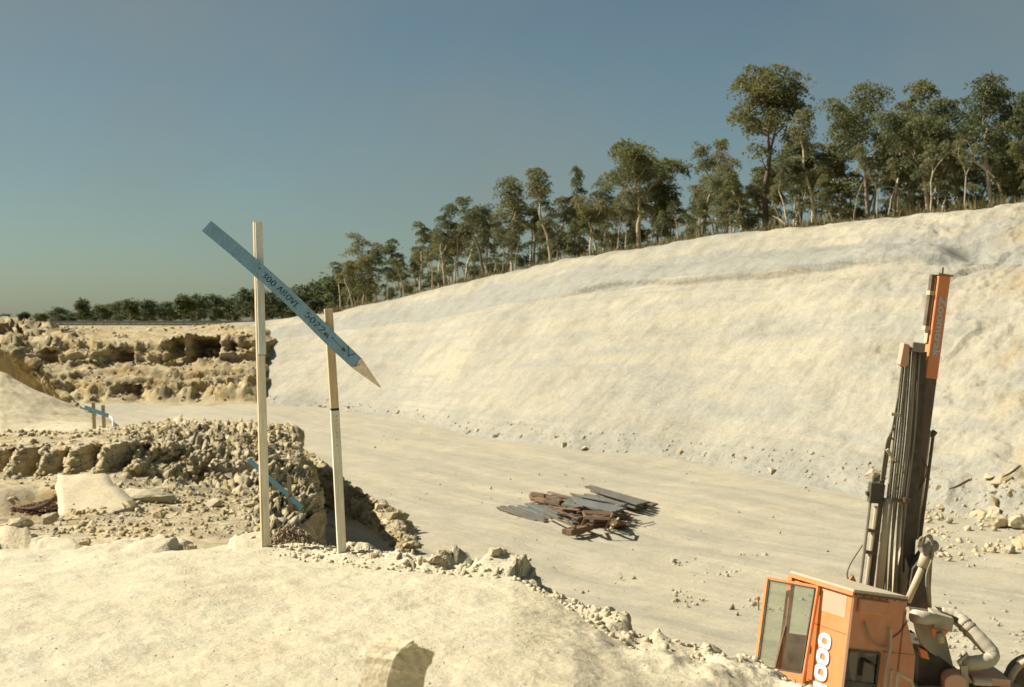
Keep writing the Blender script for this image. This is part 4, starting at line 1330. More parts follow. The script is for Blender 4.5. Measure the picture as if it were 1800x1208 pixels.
# near rock slab at the very bottom of the frame
def near_slab():
    Y = 4.6
    c = Vector(px(715, 1240, Y))
    out = [px(682, 1250, Y), px(680, 1196, Y), px(690, 1160, Y), px(707, 1139, Y), px(727, 1126, Y), px(733, 1135, Y), px(764, 1146, Y), px(758, 1164, Y), px(747, 1188, Y), px(738, 1250, Y)]
    mb = MB(); mb.prism(out, (-0.10, 0.06, -0.004))
    o = mb.build("rock_slab", M_MOUND)
    bm = bmesh.new(); bm.from_mesh(o.data)
    bmesh.ops.triangulate(bm, faces=list(bm.faces))
    bmesh.ops.subdivide_edges(bm, edges=list(bm.edges), cuts=2, use_grid_fill=True)
    r = random.Random(4)
    for v in bm.verts: v.co += Vector((r.gauss(0, 1), r.gauss(0, 1), r.gauss(0, 1))) * 0.0022
    bm.to_mesh(o.data); bm.free()
    tag(o, "jagged pale rock slab standing upright at the bottom edge with shaded face", "rock slab")
near_slab()

# ================================================================== SURVEY PROFILES
GLY = {
 '3': [[(0.1, 0.9), (0.6, 1.0), (0.8, 0.8), (0.4, 0.55), (0.85, 0.35), (0.6, 0.05), (0.1, 0.1)]],
 '0': [[(0.4, 1.0), (0.1, 0.7), (0.15, 0.2), (0.5, 0.0), (0.85, 0.3), (0.8, 0.8), (0.4, 1.0)]],
 'A': [[(0.0, 0.0), (0.45, 1.0), (0.9, 0.0)], [(0.2, 0.4), (0.75, 0.4)]],
 'B': [[(0.1, 0.0), (0.1, 1.0), (0.65, 0.95), (0.7, 0.65), (0.15, 0.52), (0.8, 0.4), (0.75, 0.08), (0.1, 0.0)]],
 'O': [[(0.45, 1.0), (0.1, 0.65), (0.2, 0.1), (0.6, 0.0), (0.9, 0.4), (0.8, 0.85), (0.45, 1.0)]],
 'V': [[(0.0, 1.0), (0.4, 0.0), (0.85, 1.0)]],
 'E': [[(0.8, 1.0), (0.1, 1.0), (0.1, 0.0), (0.8, 0.0)], [(0.1, 0.5), (0.65, 0.5)]],
 '5': [[(0.8, 1.0), (0.2, 1.0), (0.15, 0.6), (0.7, 0.6), (0.8, 0.2), (0.4, 0.0), (0.05, 0.1)]],
 'S': [[(0.8, 0.9), (0.4, 1.0), (0.1, 0.75), (0.7, 0.4), (0.6, 0.05), (0.1, 0.05)]],
 '2': [[(0.1, 0.8), (0.4, 1.0), (0.8, 0.8), (0.1, 0.0), (0.9, 0.05)]],
 'm': [[(0.05, 0.0), (0.1, 0.6), (0.35, 0.55), (0.4, 0.0)], [(0.4, 0.5), (0.7, 0.6), (0.85, 0.0)]],
 '.': [[(0.3, 0.05), (0.45, 0.12)]],
}
def survey_profile():
    b1, t1 = Vector(px(468, 968, 9.56)), Vector(px(452, 390, 9.52))
    b2, t2 = Vector(px(605, 982, 9.30)), Vector(px(577, 543, 9.26))
    root = empty("survey_profile", tuple(b1))
    tag(root, "large near survey batter rail: blue pointed board nailed across two pale stakes", "survey profile")
    f1 = (math.sin(math.radians(30)), -math.cos(math.radians(30)), 0)
    f2 = (math.sin(math.radians(22)), -math.cos(math.radians(22)), 0)
    dn = Vector((0, 0, -0.28))
    mb = MB(); mb.bar(b1 + dn, t1, 0.060, 0.034, f1); mb.build("post", M_WOOD, root, 0.003)
    mb = MB(); mb.bar(b2 + dn, b2.lerp(t2, 0.595), 0.064, 0.030, f2); mb.build("post", M_WHITEWOOD, root, 0.003)
    mb = MB(); mb.bar(b2.lerp(t2, 0.602), t2, 0.060, 0.030, f2); o = mb.build("post_top", M_WOOD, root, 0.003); o["label"] = "bare upper piece of the short stake"
    mb = MB(); mb.bar(b2.lerp(t2, 0.592), b2.lerp(t2, 0.604), 0.058, 0.028, f2); o = mb.build("saw_line", M_INK, root)
    # pale strip nailed on the front of the tall stake
    q0, q1 = b1.lerp(t1, 0.598), b1.lerp(t1, 0.997)
    o1 = Vector(f1) * 0.024 + Vector((0.004, 0, 0))
    mb = MB(); mb.bar(q0 + o1, q1 + o1, 0.056, 0.013, f1); o = mb.build("batten", M_BLUEWHITE, root, 0.002); o["label"] = "pale bluish batten on the front of the tall stake"
    o1 = Vector(f1) * 0.0205
    mb = MB(); mb.bar(b1 + o1, q0 + o1 - Vector((0, 0, 0.01)), 0.052, 0.006, f1); mb.build("batten", M_WHITEWOOD, root, 0.001)
    # blue board: a bowed pointed stake
    ctr = [(364, 398), (410, 436), (455, 475), (500, 515), (545, 559), (585, 599), (628, 639), (668, 680)]
    yat = lambda u: 9.50 - (u - 455) * 0.0021 - 0.055
    C = [Vector(px(u, v, yat(u))) for u, v in ctr]
    half = 0.051
    nf = Vector((0.2, -1, 0)).normalized()
    def section(i, h, c=None):
        c = C[i] if c is None else c
        a = (C[min(i + 1, len(C) - 1)] - C[max(i - 1, 0)]).normalized()
        sd = a.cross(nf).normalized(); fr = sd.cross(a).normalized()
        return [c - sd * h - fr * 0.011, c + sd * h - fr * 0.011, c + sd * h + fr * 0.011, c - sd * h + fr * 0.011], a, sd, fr
    def loft_board(idx, hs, name, mat, par):
        mb = MB(); vs = []; fs = []
        for k, (i, h) in enumerate(zip(idx, hs)):
            s, *_ = section(i, h); vs += s
        for k in range(len(idx) - 1):
            for q in range(4):
                q2 = (q + 1) % 4
                fs.append((k * 4 + q, k * 4 + q2, k * 4 + 4 + q2, k * 4 + 4 + q))
        fs.append((3, 2, 1, 0)); m = (len(idx) - 1) * 4; fs.append((m, m + 1, m + 2, m + 3))
        mb.add(vs, fs)
        return mb.build(name, mat, par)
    board = loft_board([0, 1, 2], [half, half, half], "board", M_BLUE, root)
    board["label"] = "deep blue upper end of the board"
    b3 = loft_board([2, 3, 4, 5, 6], [half, half, half, half, half * 0.92], "board", M_BLUE_L, root)
    tip = loft_board([6, 7], [half * 0.92, 0.004], "pointed_tip", M_TIP, root); tip["label"] = "bare wood sharpened tip of the board"
    # handwriting
    def along(u):
        us = [c[0] for c in ctr]; i = max(0, min(len(us) - 2, int(np.searchsorted(us, u)) - 1))
        t = (u - us[i]) / (us[i + 1] - us[i]); c = C[i].lerp(C[i + 1], t)
        _, a, sd, fr = section(i, 1)
        a = (C[i + 1] - C[i]).normalized()
        sd = a.cross(nf).normalized(); fr = sd.cross(a).normalized()
        if fr.y > 0: fr = -fr
        if sd.z < 0: sd = -sd
        return c, a, sd, fr
    ink = MB()
    letters = []
    def flush(nm="letter"):
        nonlocal ink
        if ink.v: letters.append((ink, nm))
        ink = MB()
    def stroke(pts, w=0.0042):
        for p, q in zip(pts[:-1], pts[1:]):
            if (q - p).length < 1e-5: continue
            ink.bar(p, q + (q - p).normalized() * 0.001, w, 0.0016, front=tuple(nf))
    def word(txt, u0, u1, h, lift=0.0):
        c0, a, sd, fr = along(u0); c1, *_ = along(u1)
        step = (c1 - c0) / len(txt)
        for k, ch in enumerate(txt):
            o0 = c0 + step * k + fr * 0.0122
            for st in GLY[ch]:
                if st is GLY[ch][0]: flush()
                stroke([o0 + step * 0.86 * x + sd * (h * (y - 0.5) + lift + rnd.uniform(-0.001, 0.001)) for x, y in st])
    word("300", 463, 486, 0.042, -0.002); word("ABOVE", 490, 528, 0.042); word("5022m", 538, 580, 0.042, 0.002)
    word(".", 456, 460, 0.04, -0.01)
    flush()
    c0, a, sd, fr = along(583); c1, *_ = along(606)
    o0, o1 = c0 + fr * 0.0125 + sd * 0.008, c1 + fr * 0.0125 + sd * 0.004
    stroke([o0, o1], 0.005)
    stroke([o1 - a * 0.022 + sd * 0.009, o1, o1 - a * 0.022 - sd * 0.009, o1 - a * 0.022 + sd * 0.009], 0.007)
    flush("arrow")
    c2, a, sd, fr = along(613); o2 = c2 + fr * 0.0125
    stroke([o2 + Vector((0, 0, 0.066)), o2 - Vector((0, 0, 0.062))], 0.006)
    c3, a, sd, fr = along(630); o3 = c3 + fr * 0.0125
    stroke([o2 - Vector((0.004, 0, 0.025)), o2 + Vector((0.05, 0, -0.018))], 0.005)
    stroke([o3 + Vector((-0.03, 0, -0.02)), o3 + Vector((0.0, 0, 0.012))], 0.005)
    stroke([o2 + Vector((0.0, 0, -0.005)), o3 + Vector((-0.01, 0, -0.035))], 0.005)
    flush("cross_mark")
    for m_, nm in letters: m_.build(nm, M_INK, b3)
    # nails
    for u in (454, 582):
        c, a, sd, fr = along(u); mb = MB(); mb.tube([c + fr * 0.008 + sd * 0.012, c + fr * 0.0145 + sd * 0.012], 0.006, 8); mb.build("nail", M_DARK, root)
    # pencil scribbles on the short stake
    sc = MB(); r = random.Random(2)
    fr = Vector(f2); base = b2.lerp(t2, 0.575)
    for k in range(9):
        zc = base - Vector((0, 0, 0.03 * k + 0.01)); zc.x += 0.0012 * k
        pts = [zc + fr * 0.0158 + Vector((r.uniform(-0.012, 0.014), 0, r.uniform(-0.012, 0.012))) for _ in range(4)]
        for p, q in zip(pts[:-1], pts[1:]): sc.bar(p, q, 0.0018, 0.0012, front=f2)
    sc.build("pencil_marks", M_STEEL, root)
survey_profile()

def small_profile(base, posts, board, label, W):
    root = empty("survey_profile", base)
    tag(root, label, "survey profile")
    for p0, p1 in posts:
        mb = MB(); mb.bar(Vector(p0) - Vector((0, 0, 0.3)), p1, W * 0.9, 0.04, (0.2, -1, 0)); mb.build("post", M_PALEWOOD, root)
    mb = MB(); mb.bar(board[0], board[1], W, 0.03, (0.1, -1, 0)); mb.build("board", M_BLUE, root)
small_profile(px(495, 895, 35.0), [(px(484, 892, 35.2), px(481, 832, 35.2)), (px(512, 898, 34.6), px(508, 836, 34.6))], (px(437, 808, 35.2), px(532, 893, 34.4)),
              "small blue survey batter rail on the rubble behind the tall stake", 0.13)
small_profile(px(172, 740, 47.0), [(px(166, 740, 46.8), px(164, 708, 46.8)), (px(183, 738, 46.6), px(181, 712, 46.6))], (px(149, 716, 46.7), px(190, 731, 46.2)),
              "tiny far survey rail on the bench by the fill mound", 0.14)
# thin white cord end near it
mb = MB(); mb.tube(curve_pts([px(193, 732, 46), px(198, 738, 45.8), px(199, 750, 45.6)], 6), 0.035, 6)
o = mb.build("survey_peg", M_WHITE); tag(o, "thin bent white peg right of the tiny far survey rail", "peg")

# ================================================================== SCRAP TIMBER PILE
def plank(u0, v0, u1, v1, h, w, t, mat, label, group, name="plank", tilt=0.0):
    """crop coordinates of the pile (5x from 840,820) laid at height h above the floor"""
    p0 = Vector(on_floor(840 + u0 / 5, 820 + v0 / 5, h)); p1 = Vector(on_floor(840 + u1 / 5, 820 + v1 / 5, h + tilt))
    e = bpy.data.objects.new(name, None)
    mb = MB(); mb.bar(p0, p1, w, t, (0, 0, 1))
    c = (p0 + p1) / 2
    me = bpy.data.meshes.new(name)
    # local frame with z along the plank so the grain follows it
    a = (p1 - p0).normalized(); q = a.to_track_quat('Z', 'X').to_matrix()
    me.from_pydata([tuple(q.transposed() @ (Vector(v) - c)) for v in mb.v], [], mb.f)
    bm = bmesh.new(); bm.from_mesh(me); bmesh.ops.recalc_face_normals(bm, faces=bm.faces)
    bmesh.ops.bevel(bm, geom=list(bm.edges), offset=0.012, segments=1, affect='EDGES'); bm.to_mesh(me); bm.free()
    me.materials.append(mat)
    bpy.data.objects.remove(e)
    o = link(name, me, None, tuple(c)); o.rotation_euler = q.to_euler()
    tag(o, label, "plank", group)
    return o
LB = "long grey weathered plank in the back right layer of the scrap pile"; GB = "planks in the back right layer of the scrap pile"
pr = random.Random(8)
for k in range(7):
    j = pr.uniform(-12, 12)
    plank(960 + k * 26 + j, 178 + k * 19, 1575 - k * 34 + j, 336 + k * 6, 0.10 + 0.09 * (k % 3), 0.20, 0.09, M_GREYWOOD if k % 3 else M_BROWNWOOD, LB, GB)
for k in range(4):
    plank(985 + k * 20, 172 + k * 16, 1500 - k * 28, 318 + k * 6, 0.38 + 0.03 * k, 0.18, 0.08, M_GREYWOOD, LB, GB)
LB = "grey plank in the middle layer of the scrap pile"; GB = "planks in the middle layer of the scrap pile"
for k in range(13):
    j = pr.uniform(-40, 40)
    plank(720 + k * 16 + j, 355 - k * 9, 1180 + k * 12 + j, 425 - k * 8, 0.12 + 0.12 * (k % 4), 0.19, 0.09, M_BLUEGREY if k % 2 else M_GREYWOOD, LB, GB)
for k in range(4):
    plank(800 + k * 25, 270 + k * 18, 1290 - k * 30, 372 + k * 10, 0.55 + 0.03 * k, 0.18, 0.07, M_BLUEGREY, LB, GB)
LB = "grey plank splayed out at the left end of the scrap pile"; GB = "planks splayed at the left end of the scrap pile"
for k, (a, b, c, d) in enumerate([(180, 362, 520, 478), (215, 352, 600, 488), (285, 350, 600, 470), (360, 345, 640, 440), (365, 355, 660, 455), (430, 330, 720, 455), (470, 325, 770, 460), (560, 345, 860, 480), (600, 350, 850, 500)]):
    plank(a, b, c, d, 0.07 + 0.04 * (k % 3), 0.20, 0.08, M_BLUEGREY if k in (3, 4, 5) else M_GREYWOOD, LB, GB)
LB = "rusty brown beam in the front of the scrap pile"; GB = "rusty beams in the front of the scrap pile"
for k, (a, b, c, d, h) in enumerate([(760, 575, 1000, 520, 0.1), (800, 580, 990, 535, 0.25), (860, 470, 1180, 430, 0.3), (900, 500, 1190, 470, 0.15), (980, 530, 1180, 500, 0.1), (720, 400, 950, 360, 0.4), (740, 380, 900, 420, 0.25), (1180, 430, 1330, 445, 0.12), (1000, 470, 1290, 425, 0.35)]):
    plank(a, b, c, d, h, 0.24, 0.2, M_RUST if k % 2 else M_BROWNWOOD, LB, GB, "beam")
LB = "short brown block at the back left of the scrap pile"; GB = "brown blocks at the back left of the scrap pile"
for k, (a, b, c, d, h) in enumerate([(470, 250, 640, 290, 0.18), (480, 240, 600, 262, 0.45), (560, 275, 720, 330, 0.15), (600, 262, 735, 315, 0.42), (640, 330, 730, 350, 0.2), (475, 285, 560, 300, 0.1), (468, 262, 700, 322, 0.3), (500, 250, 730, 300, 0.38), (520, 290, 745, 345, 0.25), (590, 300, 800, 350, 0.3)]):
    plank(a, b, c, d, h, 0.22, 0.16, M_BROWNWOOD if k % 2 else M_RUST, LB, GB, "timber_block")
LB = "loose dark slat strewn through the middle of the scrap pile"; GB = "slats strewn through the scrap pile"
for k in range(16):
    a = pr.uniform(700, 1250); b = 250 + pr.uniform(0, 230); L_ = pr.uniform(120, 330); t_ = pr.uniform(0.08, 0.42)
    plank(a - L_ / 2, b - L_ * t_ / 2, a + L_ / 2, b + L_ * t_ / 2, 0.12 + 0.4 * pr.random(), pr.uniform(0.07, 0.15), 0.07, [M_GREYWOOD, M_BROWNWOOD, M_RUST][k % 3], LB, GB, "slat", pr.uniform(-0.1, 0.15))
plank(1228, 335, 1128, 412, 0.55, 0.07, 0.05, M_PALEWOOD, "pale new batten lying across the top of the scrap pile", None, "batten", -0.1)
plank(1238, 452, 1150, 566, 0.45, 0.09, 0.05, M_PALEWOOD, "pale stick leaning at the front right of the scrap pile", None, "batten", -0.4)
for (a, b, c, d, lab) in [(860, 616, 1035, 592, "thin stick on the floor in front of the scrap pile"), (1420, 512, 1548, 486, "thin stick farthest right of the scrap pile"), (1300, 502, 1432, 474, "thin stick just right of the pale leaning stick"), (285, 467, 370, 461, "thin stick under the left end of the scrap pile")]:
    plank(a, b, c, d, 0.03, 0.06, 0.05, M_PALEWOOD if a > 1000 else M_GREYWOOD, lab, None, "stick")
def rusty_frame():
    f = lambda u, v, h: Vector(on_floor(840 + u / 5, 820 + v / 5, h))
    root = empty("steel_frame", tuple(on_floor(1045, 930)))
    tag(root, "rusty steel trestle frame at the front of the scrap pile", "steel frame")
    a, b = f(945, 452, 0.75), f(1165, 458, 0.75)
    a0, b0 = f(910, 545, 0.02), f(1118, 558, 0.02)
    for p, q, nm in ((a, b, "top_bar"), (a, a0, "leg"), (b, b0, "leg")):
        mb = MB(); mb.bar(p, q, 0.11, 0.09, (0.2, -1, 0.3)); mb.build(nm, M_RUST, root)
    mb = MB(); mb.bar(f(925, 400, 0.8), f(1180, 412, 0.8), 0.13, 0.1, (0, -1, 0.3)); mb.build("top_bar", M_RUST, root)
    for p, q in ((f(925, 400, 0.8), a), (f(1180, 412, 0.8), b)):
        mb = MB(); mb.bar(p, q, 0.07, 0.07, (0, 0, 1)); mb.build("cross_bar", M_RUST, root)
    w = MB(); w.prism([f(1180, 545, 0.02), f(1330, 532, 0.02), f(1245, 480, 0.55)], (-0.15, 0.7, 0.0))
    o = w.build("bent_plate", M_RUST); tag(o, "brown wedge of bent plate at the front right of the scrap pile", "steel plate")
    w = MB(); w.prism([f(1190, 448, 0.02), f(1335, 442, 0.02), f(1290, 395, 0.3), f(1200, 400, 0.35)], (-0.1, 0.6, 0.02))
    o = w.build("bent_plate", M_DARK); tag(o, "dark plate sticking out of the right of the scrap pile", "steel plate")
rusty_frame()

# sticks on the slope foot at the right
for (u0, v0, u1, v1, lab) in [(1668, 860, 1704, 843, "dark stick lying on the slope foot right of the mast"), (1762, 839, 1793, 819, "bent dark branch high on the slope foot at the right")]:
    Y = 51.0
    mb = MB(); mb.tube(curve_pts([px(u0, v0, Y), px((u0 + u1) / 2, (v0 + v1) / 2 + 2, Y + 0.6), px(u1, v1, Y + 1.0)], 6), [0.02, 0.03, 0.04, 0.05, 0.05, 0.05, 0.04], 6)
    o = mb.build("branch", M_BROWNWOOD); tag(o, lab, "branch")
# little orange-topped peg on the floor left of the cab
pb = Vector(on_floor(1333, 1068))
rt = empty("survey_peg", tuple(pb)); tag(rt, "small orange-topped survey peg on the floor left of the cab", "peg")
mb = MB(); mb.bar(pb - Vector((0, 0, 0.1)), pb + Vector((0, 0, 0.2)), 0.05, 0.05); mb.build("peg_shaft", M_WOOD, rt)
mb = MB(); mb.bar(pb + Vector((0, 0, 0.2)), pb + Vector((0, 0, 0.30)), 0.075, 0.075); mb.build("peg_top", M_ORANGE, rt)

# ================================================================== DRILL RIG
def font_mesh(txt, size, extr=0.003):
    cu = bpy.data.curves.new("txt", 'FONT'); cu.body = txt; cu.size = size; cu.extrude = extr; cu.offset = 0.006 * size / 0.2
    cu.resolution_u = 3
    o = bpy.data.objects.new("txt", cu); COL.objects.link(o)
    dg = bpy.context.evaluated_depsgraph_get()
    me = bpy.data.meshes.new_from_object(o.evaluated_get(dg))
    bpy.data.objects.remove(o)
    return me

def drill_rig():
    YC = 18.5
    base = Vector((px(1500, 0, 19.5)[0], 19.5, float(floor_z(0, 19.5))))
    root = empty("drill_rig", tuple(base))
    tag(root, "dusty orange crawler drill rig with tilted cab and tall leaning mast", "drill rig")
    up = Vector((math.sin(math.radians(6.8)), 0.0, math.cos(math.radians(6.8))))
    V = lambda u, v, y: Vector(px(u, v, y))
    # ---------------- cab
    A = V(1501, 1041, 18.3)                      # nearest roof corner
    B = V(1393, 1009, 19.5)                      # left roof corner
    Cc = V(1591, 1053, 18.75)                    # right roof corner
    Dd = B + (Cc - A)
    el = (B - A); er = (Cc - A)
    Hc = 1.95
    dn = -up
    # depth bulge: right side widens below (sloping rear edge)
    A2, B2, C2, D2 = A + dn * Hc, B + dn * Hc, Cc + dn * Hc, Dd + dn * Hc
    nl = el.cross(up).normalized()
    if nl.x > 0: nl = -nl                        # outward normal of left (door) face
    nr_ = er.cross(up).normalized()
    if nr_.y > 0: nr_ = -nr_                     # outward normal of right face
    th = 0.05
    def panel(p, q, z0, z1, nrm, name, mat, par, t=th, out=0.0):
        """upright wall panel from p to q (roof line points), from z0 to z1 below the roof"""
        mb = MB()
        a, b = p + nrm * out, q + nrm * out
        mb.prism([a + dn * z0, b + dn * z0, b + dn * z1, a + dn * z1], -nrm * t)
        return mb.build(name, mat, par)
    L = lambda t: A.lerp(B, t)                   # 0 at near corner, 1 at far left
    Rr = lambda t: A.lerp(Cc, t)
    # left face: solid orange panel then open doorway
    pl = panel(L(0.0), L(0.575), 0.03, Hc, nl, "side_panel", M_ORANGE, root)
    fp = panel(L(0.09), L(0.49), 0.06, 0.40, nl, "faded_sticker", M_FADED, pl, 0.006, 0.004)
    panel(L(0.575), L(1.0), 0.03, 0.10, nl, "door_header", M_ORANGE, root)
    panel(L(0.575), L(1.0), 1.62, Hc, nl, "door_sill", M_ORANGE, root)
    # front corner post, rear wall, far posts
    mb = MB(); mb.bar(B + dn * 0.03 + nl * 0.005, B2 + nl * 0.005, 0.09, 0.08, tuple(nl)); mb.build("corner_post", M_ORANGE, root)
    mb = MB(); mb.bar(Dd + dn * 0.03, D2, 0.09, 0.08, tuple(nl)); mb.build("corner_post", M_ORANGE_D, root)
    # right (shaded) face with a sloping outer edge, built round the window
    def rp(t, z): return A + er * t + dn * z
    wy0, wy1, wx0, wx1 = 0.83, 1.52, 0.02, 0.62
    mb = MB()
    for poly in ([rp(0, 0.03), rp(1.0, 0.03), rp(1.0, 0.14), rp(1.34, wy0), rp(0, wy0)],
                 [rp(wx1, wy0 + .001), rp(1.34, wy0 + .001), rp(1.38, wy1), rp(wx1, wy1)],
                 [rp(0, wy1), rp(1.38, wy1), rp(1.36, Hc), rp(0, Hc)],
                 [rp(0, wy0), rp(wx0, wy0), rp(wx0, wy1), rp(0, wy1)]):
        mb.prism(poly, -nr_ * th)
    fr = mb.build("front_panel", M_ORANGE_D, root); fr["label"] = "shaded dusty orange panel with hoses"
    mb = MB(); mb.prism([rp(wx0, wy0), rp(wx1, wy0), rp(wx1, wy1), rp(wx0, wy1)], -nr_ * 0.012); mb.build("window", M_GLASS_D, root)
    for p, q in ((rp(wx0, wy0), rp(wx1, wy0)), (rp(wx0, wy1), rp(wx1, wy1)), (rp(wx0, wy0), rp(wx0, wy1)), (rp(wx1, wy0), rp(wx1, wy1)), (rp(wx0, 1.28), rp(wx1, 1.30))):
        mb = MB(); mb.bar(p + nr_ * 0.008, q + nr_ * 0.008, 0.035, 0.03, tuple(nr_)); mb.build("window_frame", M_DARK, root)
    mb = MB(); mb.bar(rp(0.0, 0.015) , rp(1.03, 0.015), 0.03, 0.07, tuple(nr_)); mb.build("gutter", M_BRSTEEL_SHADE, root)
    # box plate high on the shaded face
    pts = [rp(0.09, 0.07), rp(0.68, 0.075), rp(0.68, 0.285), rp(0.09, 0.275)]
    mb = MB(); mb.prism(pts, nr_ * 0.06); mb.build("filter_box", M_ORANGE_D, root, 0.012)
    # rest of the cab: rear and far walls
    mb = MB(); mb.prism([Cc + dn * 0.03, Dd + dn * 0.03, D2, C2], -nr_.cross(up) * 0.04); mb.build("rear_wall", M_ORANGE_D, root)
    mb = MB(); mb.prism([B + dn * 0.9, Dd + dn * 0.9, D2, B2], nr_ * 0.04); mb.build("far_wall", M_ORANGE_D, root)
    mb = MB(); mb.prism([A2, B2, D2, C2], up * 0.05); mb.build("cab_floor", M_DARK, root)
    # roof
    ov = 0.035
    ra, rb, rc, rd = A + nl * ov + nr_ * ov, B + nl * ov - nr_ * ov * 0.5, Cc + nr_ * ov + er.normalized() * 0.03, Dd
    mb = MB(); mb.prism([ra, rb, rd, rc], up * 0.045); mb.build("roof", M_DUSTY, root, 0.01)
    mb = MB(); mb.bar(ra + dn * 0.02, rb + dn * 0.02, 0.05, 0.03, tuple(nl)); mb.build("roof_edge", M_ORANGE, root)
    # headliner and seat inside
    s0 = (A + B + Cc + Dd) / 4
    mb = MB(); mb.bar(s0 + dn * 0.95 + nl * 0.1, s0 + dn * 1.0 - nl * 0.1 + dn * 0.55, 0.45, 0.12, tuple(nl)); mb.box(s0 + dn * 1.5 + nl * 0.1, (0.5, 0.5, 0.14)); mb.build("seat", M_SEAT, root, 0.03)
    mb = MB(); mb.bar(L(0.95) + dn * 0.15 - nl * 0.5, L(0.62) + dn * 0.5 - nl * 0.55, 0.05, 0.04, tuple(nl)); mb.build("brace", M_ORANGE, root)
    mb = MB(); mb.prism([L(0.98) + dn * 0.10 - nl * 0.75, L(0.3) + dn * 0.10 - nl * 0.75, L(0.3) + dn * 0.75 - nl * 0.75, L(0.98) + dn * 0.75 - nl * 0.75], nl * 0.03); mb.build("headliner", M_BRSTEEL_SHADE, root)
    # open door: framed glass standing proud and slid forward
    off = nl * 0.10
    d_tl, d_tr = V(1350, 1016, 19.55), V(1439, 1032, 18.88)
    d_bl, d_br = V(1327, 1192, 19.50), V(1410, 1206, 18.85)
    door = MB()
    edge_ = lambda p, q, w, t: door.bar(p, q, w, t, tuple(nl))
    edge_(d_tl, d_bl, 0.055, 0.05)
    edge_(d_tl, d_tr, 0.03, 0.045)
    edge_(d_tr, d_br, 0.03, 0.045)
    dn_l, dn_r = d_tl.lerp(d_bl, 0.94), d_tr.lerp(d_br, 0.94)
    edge_(dn_l, dn_r, 0.20, 0.045)
    do = door.build("door", M_ORANGE, root)
    il, ir = 0.055, 0.955
    gl = MB()
    q = [d_tl.lerp(d_tr, il).lerp(d_bl.lerp(d_br, il), 0.02), d_tl.lerp(d_tr, ir).lerp(d_bl.lerp(d_br, ir), 0.02), d_tl.lerp(d_tr, ir).lerp(d_bl.lerp(d_br, ir), 0.875), d_tl.lerp(d_tr, il).lerp(d_bl.lerp(d_br, il), 0.875)]
    gl.prism(q, -nl * 0.008); gl.build("pane", M_GLASS, do)
    gk = MB()
    for a, b in zip(q, q[1:] + q[:1]): gk.bar(a + nl * 0.015, b + nl * 0.015, 0.022, 0.02, tuple(nl))
    gk.build("gasket", M_RUBBER, do)
    hd = MB(); hp = dn_l.lerp(dn_r, 0.12); hq = dn_l.lerp(dn_r, 0.36); hd.bar(hp + nl * 0.05, hq + nl * 0.05, 0.035, 0.03, tuple(nl)); hd.bar(hp + nl * 0.02, hp + nl * 0.05, 0.03, 0.03, (0, 0, 1)); hd.bar(hq + nl * 0.02, hq + nl * 0.05, 0.03, 0.03, (0, 0, 1)); hd.build("handle", M_STEEL, do)
    rl = MB(); rl.bar(V(1381, 1100, 19.2), V(1362, 1178, 19.2), 0.03, 0.03, tuple(nl)); rl.build("grab_rail", M_RUST, root)
    # number on the side panel: three fat zeros over a one, reading upwards
    aL = el.normalized()
    for k in range(4):
        c = L(0.345) + dn * (0.82 + 0.228 * k) + nl * 0.008
        mb = MB(); n = 28
        ox, oz, ix, iz = 0.140, 0.127, 0.056, 0.048
        if k < 3:
            rings = []
            for (rx, rz) in ((ox, oz), (ix, iz)):
                rings.append([c + aL * (rx * math.copysign(abs(math.cos(t)) ** 0.8, math.cos(t))) + up * (rz * math.copysign(abs(math.sin(t)) ** 0.75, math.sin(t))) for t in [2 * math.pi * i / n for i in range(n)]])
            kk = 0.003 * (k + 1)
            vs = [p + nl * kk for p in rings[0]] + [p + nl * kk for p in rings[1]] + [p - nl * 0.004 for p in rings[0]] + [p - nl * 0.004 for p in rings[1]]
            fs = []
            for i in range(n):
                j = (i + 1) % n
                fs += [(i, j, n + j, n + i), (2 * n + i, 3 * n + i, 3 * n + j, 2 * n + j), (i, 2 * n + i, 2 * n + j, j), (n + i, n + j, 3 * n + j, 3 * n + i)]
            mb.add(vs, fs)
            mb.build("numeral", M_WHITE, pl)
            el_ = MB(); el_.tube([p + nl * (kk - 0.001) for p in rings[0]] + [rings[0][0] + nl * (kk - 0.001)], 0.006, 4, cap=False); el_.build("numeral_outline", M_STEEL, pl)
        else:
            mb.prism([c + aL * 0.16 + up * 0.07, c - aL * 0.16 + up * 0.07, c - aL * 0.16 - up * 0.06, c + aL * 0.16 - up * 0.06], nl * 0.006); mb.build("numeral", M_WHITE, pl)
    for z in (0.30, 0.95, 1.55):
        mb = MB(); mb.bar(L(0.575) + dn * z + nl * 0.015, L(0.575) + dn * (z + 0.10) + nl * 0.015, 0.05, 0.04, tuple(nl)); mb.build("door_hinge", M_STEEL, root, 0.004)
    for k in range(9):
        p = L(0.03 + 0.115 * k) + dn * 0.065 + nl * 0.002
        mb = MB(); mb.tube([p, p + nl * 0.008], 0.012, 6); mb.build("bolt", M_STEEL, root)
    for k in range(7):
        p = rp(0.05 + 0.15 * k, 0.045) + nr_ * 0.001
        mb = MB(); mb.tube([p, p + nr_ * 0.008], 0.011, 6); mb.build("bolt", M_BRSTEEL_SHADE, root)
    mb = MB(); mb.bar(L(0.0) + dn * 0.03 + (nl + nr_) * 0.006, L(0.0) + dn * Hc + (nl + nr_) * 0.006, 0.035, 0.02, tuple((nl + nr_).normalized())); mb.build("corner_trim", M_FADED, root)
    for z in (0.62, 1.45):
        mb = MB(); mb.bar(L(0.03) + dn * z + nl * 0.001, L(0.54) + dn * z + nl * 0.001, 0.008, 0.006, tuple(nl)); mb.build("panel_seam", M_BRSTEEL_SHADE, pl)
